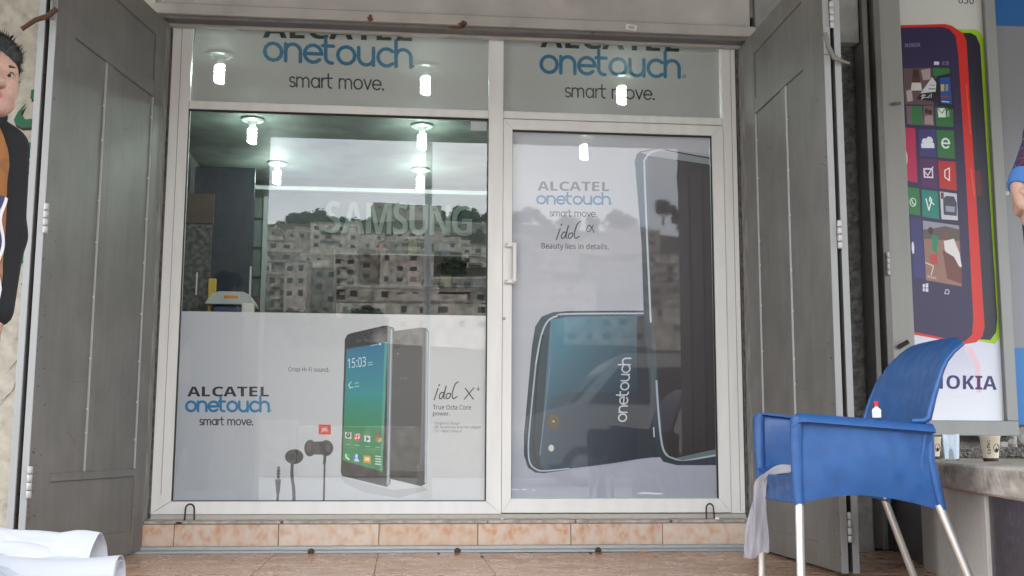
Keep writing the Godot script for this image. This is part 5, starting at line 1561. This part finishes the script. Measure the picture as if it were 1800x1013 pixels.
# ================================================================ people
func hand(g: G, wrist: Vector3, down: Vector3, out: Vector3, thumb_side: Vector3, size := 1.0) -> void:   # a relaxed, slightly curled hand; out is the back of the hand
	var b := []
	var palm := wrist + down * .045 * size
	b.append([wrist - down * .02, palm + thumb_side * .012, .024 * size, .024 * size])
	b.append([wrist, palm - thumb_side * .018 + down * .02, .022 * size, .020 * size])
	b.append([palm + thumb_side * .022 + down * .02, palm - thumb_side * .02 + down * .025, .016 * size, .015 * size])
	add_to(g, flesh(b, .0035, .012))
	for k in 4:
		var s := (1.5 - k) * .0195 * size
		var root := palm + thumb_side * s + down * .030 * size
		var ln: float = [.040, .045, .042, .034][k] * size
		var p1 := root + (down * .85 - out * .45).normalized() * ln
		var p2 := p1 + (down * .35 - out * .95).normalized() * ln * .62
		var p3 := p2 + (-down * .35 - out * .6).normalized() * ln * .48
		var r := .0092 * size
		add_to(g, flesh([[root - down * .01, p1, r * 1.05, r], [p1, p2, r, r * .92], [p2, p3, r * .92, r * .8]], .003, .004))
	var t0 := wrist + down * .018 + thumb_side * .022 * size
	var t1 := t0 + (down * .7 + thumb_side * .55 - out * .45).normalized() * .042 * size
	var t2 := t1 + (down * .9 - out * .4).normalized() * .028 * size
	add_to(g, flesh([[t0, t1, .014 * size, .0105 * size], [t1, t2, .0105 * size, .0085 * size]], .003, .006))

func add_to(g: G, o: G) -> void:
	g.v.append_array(o.v); g.n.append_array(o.n); g.uv.append_array(o.uv); g.c.append_array(o.c)

func people() -> void:
	# ---- the young man at the left; local z is where he faces
	var p := thing("person", "young person in a dark jacket and brown striped sweater at the left edge", "person", V(-1.265, 0, 2.30))
	p.rotation.y = .05
	var body := G.new()
	var A := {"sh_l": V(.112, 1.355, -.02), "el_l": V(.118, 1.10, -.04), "wr_l": V(.128, .860, .03), "sh_r": V(-.20, 1.36, -.02), "el_r": V(-.31, 1.10, -.03), "wr_r": V(-.33, .865, .05)}
	var lean := func(x: float, y: float, z: float) -> Vector3: return V(x - .10 * clampf((1.1 - y) / .2, 0, 1) - .12 * clampf((.9 - y) / .5, 0, 1), y, z)   # he leans towards the shutter, hips to his right
	var core := [[V(0, 1.36, -.02), V(.02, 1.49, .0), .060, .052], [V(-.11, 1.32, -.03), V(.04, 1.32, -.03), .075, .072], [lean.call(0, 1.25, -.01), lean.call(0, 1.05, 0), .128, .112], [lean.call(-.04, 1.0, 0), lean.call(.04, .95, 0), .115, .125], [lean.call(-.07, .93, 0), lean.call(.07, .93, 0), .10, .10]]
	for s: float in [-1.0, 1.0]:
		core.append([lean.call(s * .09, .90, 0), lean.call(s * .105, .49, .01), .080, .055]); core.append([lean.call(s * .105, .49, .01), lean.call(s * .11, .09, -.02), .056, .036]); core.append([lean.call(s * .11, .05, -.03), lean.call(s * .125, .035, .13), .040, .030])
		var q := "l" if s > 0 else "r"
		core.append([A["sh_" + q] - V(s * .015, .02, .015), A["el_" + q], .034, .034]); core.append([A["el_" + q], A["wr_" + q], .036, .026])
	add_to(body, flesh(core, .014, .05))
	var look := neck_turn(V(.055, 1.545, .0), .62, .03)
	head(body, look)
	for s: float in [-1.0, 1.0]:
		var q := "l" if s > 0 else "r"
		hand(body, A["wr_" + q], V(-s * .06, -.98, .14).normalized(), V(s, -.05, .1).normalized(), V(.1, 0, 1).normalized())
	part("body", body, M.skin, p)
	head_details(p, look)
	var jk := []
	for s: float in [-1.0, 1.0]:
		var q := "l" if s > 0 else "r"
		jk.append([V(s * .075 - .02, 1.37, -.045), V(s * .075 - .02, .90, -.04), .078, .090])
		jk.append([V(s * .04, 1.43, -.045), A["sh_" + q] - V(s * .02, 0, 0), .048, .060])
		if s < 0: jk.append([V(-.15, 1.36, .045), V(-.16, .86, .06), .045, .060])
	jk.append([V(-.02, 1.36, -.075), V(-.02, .90, -.055), .10, .12])
	jk.append([V(-.035, 1.40, .20), V(-.045, .82, .22), .150, .160, true])
	for s: float in [-1.0, 1.0]:
		var q := "l" if s > 0 else "r"
		jk.append([A["sh_" + q], A["el_" + q], .064, .056]); jk.append([A["el_" + q], A["wr_" + q] + V(0, .015, 0), .056, .048])
	part("jacket", flesh(jk, .011, .03), M.black_cloth, p)
	part("collar", flesh([[V(-.085, 1.445, -.01), V(-.055, 1.46, -.065), .024, .026], [V(-.055, 1.46, -.065), V(.055, 1.46, -.065), .026, .026], [V(.055, 1.46, -.065), V(.085, 1.445, -.01), .026, .024], [V(.085, 1.445, -.01), V(.085, 1.37, .085), .024, .020], [V(-.085, 1.445, -.01), V(-.085, 1.37, .085), .024, .020]], .008, .02), M.black_cloth, p)
	var stripe := Image.create(128, 256, false, Image.FORMAT_RGB8)
	for y in 256:
		for x in 128:
			var u := fposmod(x + 10.0 * sin(y * TAU / 128.0), 64.0)
			var col := Color8(142, 92, 48)
			if u < 5: col = Color8(70, 48, 44)
			elif u < 11: col = Color8(206, 204, 210)
			elif u < 18: col = Color8(60, 52, 84)
			elif u < 21: col = Color8(150, 140, 140)
			stripe.set_pixel(x, y, col)
	var knit := mk(Color(1, 1, 1), 0.95, 0.0, ImageTexture.create_from_image(stripe), 3.4)
	knit.uv1_world_triplanar = false
	part("sweater", flesh([[V(-.09, 1.34, .01), V(.04, 1.34, .01), .098, .094], [V(.015, 1.26, .03), V(.02, .98, .045), .120, .122], [V(-.055, .91, .04), V(.03, .91, .04), .106, .106]], .012, .05), knit, p)
	part("scarf", flesh([[V(-.06, 1.415, .045), V(.0, 1.385, .090), .022, .026], [V(.0, 1.385, .090), V(.085, 1.345, .085), .026, .022]], .007, .015), mk(lin(.45, .08, .13), 0.9), p)
	var band_tones := [lin(.62, .60, .62), lin(.055, .045, .10), lin(.16, .14, .13)]
	for k in 3:
		var wave := []
		for n in 34:
			var y := 1.19 - n * .010
			var an := .22 + k * .16 + .10 * sin(y * 46.0)
			wave.append(V(.02 + .1225 * cos(an), y, .045 + .1225 * sin(an)))
		part("stripe", G.new().tube(wave, [.0075, .0085, .006][k], 7), mk(band_tones[k], 0.95), p)
	var tr := []
	var tr1 := []
	for s: float in [-1.0, 1.0]:
		tr.append([V(s * .085, .92, 0), V(s * .105, .49, .01), .112, .082]); tr.append([V(s * .105, .49, .01), V(s * .11, .10, -.01), .080, .068])
		tr1.append([lean.call(s * .08, .90, 0), lean.call(s * .10, .49, .01), .100, .078]); tr1.append([lean.call(s * .10, .49, .01), lean.call(s * .11, .10, -.01), .076, .066])
	part("trousers", flesh(tr1, .014, .05), M.denim, p)
	for s: float in [-1.0, 1.0]:
		part("shoe", flesh([[lean.call(s * .11, .05, -.045), lean.call(s * .125, .042, .07), .048, .046], [lean.call(s * .125, .042, .07), lean.call(s * .128, .036, .15), .046, .036]], .009, .03), M.rubber, p)
	# ---- the person at the right, standing on the terrace
	var r := thing("person", "person in a blue and red plaid shirt at the right edge, arm hanging", "person", V(2.255, .445, 2.12))
	r.rotation.y = -.35
	var rb := G.new()
	var c2 := [[V(.04, 1.36, -.02), V(.04, 1.49, .0), .060, .052], [V(.0, 1.32, -.02), V(.12, 1.32, -.02), .080, .080], [V(.05, 1.25, -.01), V(.04, 1.05, 0), .125, .112], [V(-.0, 1.0, 0), V(.08, .95, 0), .115, .125], [V(-.06, .93, 0), V(.10, .93, 0), .10, .10]]
	var ar := {"sh_r": V(-.01, 1.35, -.06), "el_r": V(-.108, 1.12, -.02), "wr_r": V(-.215, .905, .10), "sh_l": V(.185, 1.385, -.02), "el_l": V(.235, 1.11, -.03), "wr_l": V(.23, .87, .05)}
	for s: float in [-1.0, 1.0]:
		c2.append([V(s * .09, .90, 0), V(s * .105, .49, .01), .085, .055]); c2.append([V(s * .105, .49, .01), V(s * .11, .09, -.02), .056, .036]); c2.append([V(s * .11, .05, -.03), V(s * .125, .035, .13), .040, .030])
		var q := "l" if s > 0 else "r"
		c2.append([ar["sh_" + q], ar["el_" + q], .052, .042]); c2.append([ar["el_" + q], ar["wr_" + q], .042, .027])
	add_to(rb, flesh(c2, .014, .05))
	head(rb, neck_turn(V(.04, 1.555, .015), 0.0, 0.0))
	for s: float in [-1.0, 1.0]:
		var q := "l" if s > 0 else "r"
		hand(rb, ar["wr_" + q], V(-s * .03, -.98, .15).normalized(), V(s, 0, .15).normalized(), V(.1, .05, 1).normalized(), 1.08)
	part("body", rb, M.skin, r)
	head_details(r, neck_turn(V(.04, 1.555, .015), 0.0, 0.0))
	var pl := Image.create(128, 128, false, Image.FORMAT_RGB8)
	for y in 128:
		for x in 128:
			var col := Color8(40, 62, 124)
			var a := int(x % 64 < 22)
			var b := int(y % 64 < 22)
			if a + b == 2: col = Color8(120, 24, 36)
			elif a + b == 1: col = Color8(74, 34, 66)
			if x % 32 < 2 or y % 32 < 2: col = Color8(24, 22, 34)
			if x % 64 in [44, 45] or y % 64 in [44, 45]: col = Color8(170, 160, 150)
			pl.set_pixel(x, y, col)
	var plaid := mk(Color(.8, .8, .8), 0.9, 0.0, ImageTexture.create_from_image(pl), 12.0)
	plaid.uv1_world_triplanar = false
	var sh := [[V(.03, 1.33, -.02), V(.12, 1.33, -.02), .112, .112], [V(.05, 1.26, .0), V(.04, .95, .01), .145, .148], [V(-.04, .90, .0), V(.08, .90, .0), .135, .135]]
	for s: float in [-1.0, 1.0]:
		var q := "l" if s > 0 else "r"
		sh.append([ar["sh_" + q], ar["el_" + q], .062, .055]); sh.append([ar["el_" + q], ar["wr_" + q] + (ar["el_" + q] - ar["wr_" + q]).normalized() * .045, .055, .044])
	part("shirt", flesh(sh, .012, .035), plaid, r)
	for s: float in [-1.0, 1.0]:
		var q := "l" if s > 0 else "r"
		var up: Vector3 = (ar["el_" + q] - ar["wr_" + q]).normalized()
		part("cuff", G.new().tube([ar["wr_" + q] + up * .062, ar["wr_" + q] + up * .055, ar["wr_" + q] + up * .008, ar["wr_" + q] + up * .0], [.044, .047, .043, .038], 18), mk(lin(.045, .13, .34), 0.8), r)
	part("trousers", flesh(tr + [[V(-.05, .90, 0), V(.09, .90, 0), .125, .125]], .014, .05), M.denim, r)
	for s: float in [-1.0, 1.0]:
		part("shoe", flesh([[V(s * .11, .05, -.045), V(s * .125, .042, .07), .048, .046], [V(s * .125, .042, .07), V(s * .128, .036, .15), .046, .036]], .009, .03), M.rubber, r)

# a head about .235 m tall; o is its centre
func neck_turn(at: Vector3, turn: float, tilt: float) -> Transform3D:
	return Transform3D(Basis(Vector3.UP, turn) * Basis(Vector3.BACK, tilt), at)

func moved(g: G, t: Transform3D) -> G:
	for i in g.v.size():
		g.v[i] = t * g.v[i]; g.n[i] = t.basis * g.n[i]
	return g

func head(to: G, place: Transform3D) -> void:
	var g := G.new()
	var o := Vector3.ZERO
	var b := [[o + V(0, .035, -.022), o + V(0, .030, .010), .083, .078], [o + V(0, .0, .012), o + V(0, -.045, .030), .066, .050], [o + V(-.03, -.055, .022), o + V(.03, -.055, .022), .040, .040], [o + V(0, -.085, .048), o + V(0, -.088, .056), .027, .024], [o + V(-.05, -.040, -.010), o + V(-.022, -.085, .040), .026, .022], [o + V(.05, -.040, -.010), o + V(.022, -.085, .040), .026, .022], [o + V(-.042, -.012, .045), o + V(-.030, -.035, .052), .024, .024], [o + V(.042, -.012, .045), o + V(.030, -.035, .052), .024, .024], [o + V(-.040, .026, .068), o + V(.040, .026, .068), .016, .016], [o + V(0, .060, .050), o + V(0, .040, .062), .035, .030], [o + V(0, -.06, -.03), o + V(0, -.13, -.02), .052, .052]]
	add_to(g, flesh(b, .005, .022))
	add_to(g, flesh([[o + V(0, .020, .076), o + V(0, -.018, .097), .010, .013], [o + V(0, -.024, .095), o + V(0, -.026, .088), .014, .012], [o + V(-.012, -.027, .086), o + V(-.011, -.026, .080), .009, .009], [o + V(.012, -.027, .086), o + V(.011, -.026, .080), .009, .009]], .0035, .012))
	for s: float in [-1.0, 1.0]:
		add_to(g, flesh([[o + V(s * .080, .018, -.018), o + V(s * .078, -.028, -.008), .015, .011], [o + V(s * .084, .012, -.022), o + V(s * .082, -.01, -.022), .012, .010]], .004, .008))
	add_to(to, moved(g, place))

func head_details(p: Node3D, place: Transform3D) -> void:
	var o := Vector3.ZERO
	var before := p.get_child_count()
	var white := mk(lin(.38, .35, .34), 0.25)
	var iris := mk(lin(.03, .018, .012), 0.2)
	for s: float in [-1.0, 1.0]:
		var e := o + V(s * .032, .008, .0755)
		var eye := part("eye", ball(e, V(.0145, .0075, .0095)), white, p)
		part("iris", ball(e + V(-s * .002, 0, .0062), V(.0074, .0072, .0045)), iris, eye)
		part("eyelid", G.new().tube([e + V(-s * .0155, .000, .006), e + V(-s * .006, .0078, .0095), e + V(s * .007, .0072, .008), e + V(s * .0165, .0005, .001)], [.0022, .0032, .0032, .0018], 7), mk(lin(.06, .03, .022), 0.6), p)
		part("eyebrow", G.new().tube([e + V(-s * .018, .017, .012), e + V(-s * .004, .0225, .0125), e + V(s * .012, .023, .006), e + V(s * .024, .016, -.006)], [.0036, .0050, .0044, .0018], 7), M.hair, p)
	part("lips", flesh([[o + V(-.020, -.053, .073), o + V(0, -.050, .081), .0035, .0055], [o + V(0, -.050, .081), o + V(.020, -.053, .073), .0055, .0035], [o + V(-.017, -.057, .074), o + V(0, -.060, .080), .004, .0068], [o + V(0, -.060, .080), o + V(.017, -.057, .074), .0068, .004]], .0025, .004), mk(lin(.36, .13, .11), 0.4), p)
	var h := [[o + V(0, .055, -.035), o + V(0, .052, .010), .088, .078], [o + V(-.02, .098, .030), o + V(.02, .098, .030), .042, .042], [o + V(-.045, .075, .040), o + V(.045, .075, .040), .036, .036], [o + V(0, .0, -.055), o + V(0, -.03, -.055), .066, .055]]
	for s: float in [-1.0, 1.0]:
		h.append([o + V(s * .066, .045, .010), o + V(s * .072, .004, -.004), .022, .013])
	h.append([o + V(-.028, .012, .100), o + V(.028, .012, .100), .050, .050, true])
	var hg := flesh(h, .005, .012)
	var hr := RandomNumberGenerator.new()
	hr.seed = 5
	var cnt := hg.v.size()
	for k in 2600:   # short locks that break the outline
		var m := hr.randi() % cnt
		var a := hg.v[m]
		var nn := hg.n[m]
		if a.z > o.z + .075 and a.y < o.y + .055: continue
		var dir := (nn * .55 + V(hr.randfn() * .25, .35, .45 + hr.randfn() * .2)).normalized()
		var sd := dir.cross(nn).normalized() * .0016
		var tip := a + dir * hr.randf_range(.008, .020)
		hg.t3(a - sd, a + sd, tip, nn, nn, nn)
	part("hair", hg, M.hair, p)
	for k in range(before, p.get_child_count()): (p.get_child(k) as Node3D).transform = place

func ball(o: Vector3, r: Vector3) -> G:
	var g := G.new()
	var prof := []
	for k in 11:
		var a := -PI / 2 + PI * k / 10
		prof.append(P(maxf(cos(a), 0.0005), sin(a)))
	g.lathe(Transform3D(Basis(V(r.x, 0, 0), V(0, r.y, 0), V(0, 0, r.z)), o), prof, 16)
	return g

# ================================================================ the street behind the camera, seen only in the glass
func street() -> void:
	var lp := thing("street_lamp", "slim grey lamp post across the road, reflected in the show window", "street lamp", V(.31, -.15, 8.4))
	part("post", G.new().tube([V(0, 0, 0), V(0, 1, 0), V(0, 7.5, 0)], [.06, .05, .035], 12), M.steel, lp)
	part("arm", G.new().tube([V(0, 7.4, 0), V(0, 7.7, .5), V(0, 7.75, 1.2)], .03, 8), M.steel, lp)
	part("lamp_head", bx(-.1, .1, 7.68, 7.8, 1.1, 1.7, .03), M.steel, lp)
	part("base", G.new().tube([V(0, 0, 0), V(0, .4, 0)], [.1, .09], 12), M.concrete, lp)
	var van := make_van("parked_van", "pale van parked across the road, faintly reflected in the door poster", lin(.34, .34, .32))
	van.position = V(4.3, -.16, 12.9)
	# low wall that closes the far side of the road
	var wl := thing("roadside_wall", "low pale stone wall along the far side of the road", "wall", V(0, -.16, 17))
	var stone := [mk(lin(.42, .38, .32), 0.9, 0.0, M.blotch, 0.7), mk(lin(.36, .33, .28), 0.9, 0.0, M.blotch, 0.7)]
	for i in 14:
		part("wall_block", bx(-17 + i * 2.5, -17 + i * 2.5 + 2.49, 0, 1.0 + .06 * (i % 3), 0, .35, .02), stone[i % 2], wl)

func make_van(called: String, label: String, tone: Color) -> Node3D:
	var v := thing(called, label, "van")
	var paint := mk(tone, 0.3)
	paint.clearcoat_enabled = true; paint.clearcoat = 0.6; paint.clearcoat_roughness = 0.1
	var dark := mk(lin(.02, .022, .025), 0.1)
	var side := PackedVector2Array([P(-2.3, .35), P(-2.3, .95), P(-2.2, 1.12), P(-1.55, 1.30), P(-.95, 1.98), P(-.75, 2.1), P(1.9, 2.14), P(2.2, 2.05), P(2.32, 1.2), P(2.32, .35)])
	var body := G.new()
	body.prism(side, Transform3D(Basis(), V(0, 0, -.86)), 1.72)
	part("van_body", body, paint, v)
	for s: float in [-1.0, 1.0]:
		var z := .862 if s > 0 else -.870
		for q in [[P(-1.35, 1.30), P(-.85, 1.88), P(-.35, 1.88), P(-.35, 1.30)], [P(-.25, 1.30), P(-.25, 1.88), P(.85, 1.90), P(.85, 1.30)], [P(.95, 1.30), P(.95, 1.90), P(2.05, 1.88), P(2.12, 1.30)]]:
			part("window", G.new().prism(PackedVector2Array(q), Transform3D(Basis(), V(0, 0, z)), .008), dark, v)
		for x in [-1.45, 1.45]:
			var w := part("wheel", G.new().lathe(Transform3D(Basis(Vector3.RIGHT, s * PI / 2), V(x, .32, s * .68)), [P(.001, 0), P(.30, 0), P(.32, .03), P(.32, .17), P(.30, .2), P(.2, .205), P(.001, .19)], 20), M.rubber, v)
			part("rim", G.new().lathe(Transform3D(Basis(Vector3.RIGHT, s * PI / 2), V(x, .32, s * .885)), [P(.001, .012), P(.1, .012), P(.19, .004), P(.19, 0)], 16), M.steel, w)
		part("headlight", bx(-2.335, -2.29, .72, .92, s * .62 - .16, s * .62 + .16, .02), mk(lin(.7, .7, .7), 0.1), v)
	part("windscreen", G.new().xbox(Transform3D(Basis(Vector3.BACK, -.84), V(-1.262, 1.655, 0)), V(.012, .86, 1.5)), dark, v)
	part("bumper", bx(-2.42, -2.3, .32, .62, -.86, .86, .04), M.rubber, v)
	return v
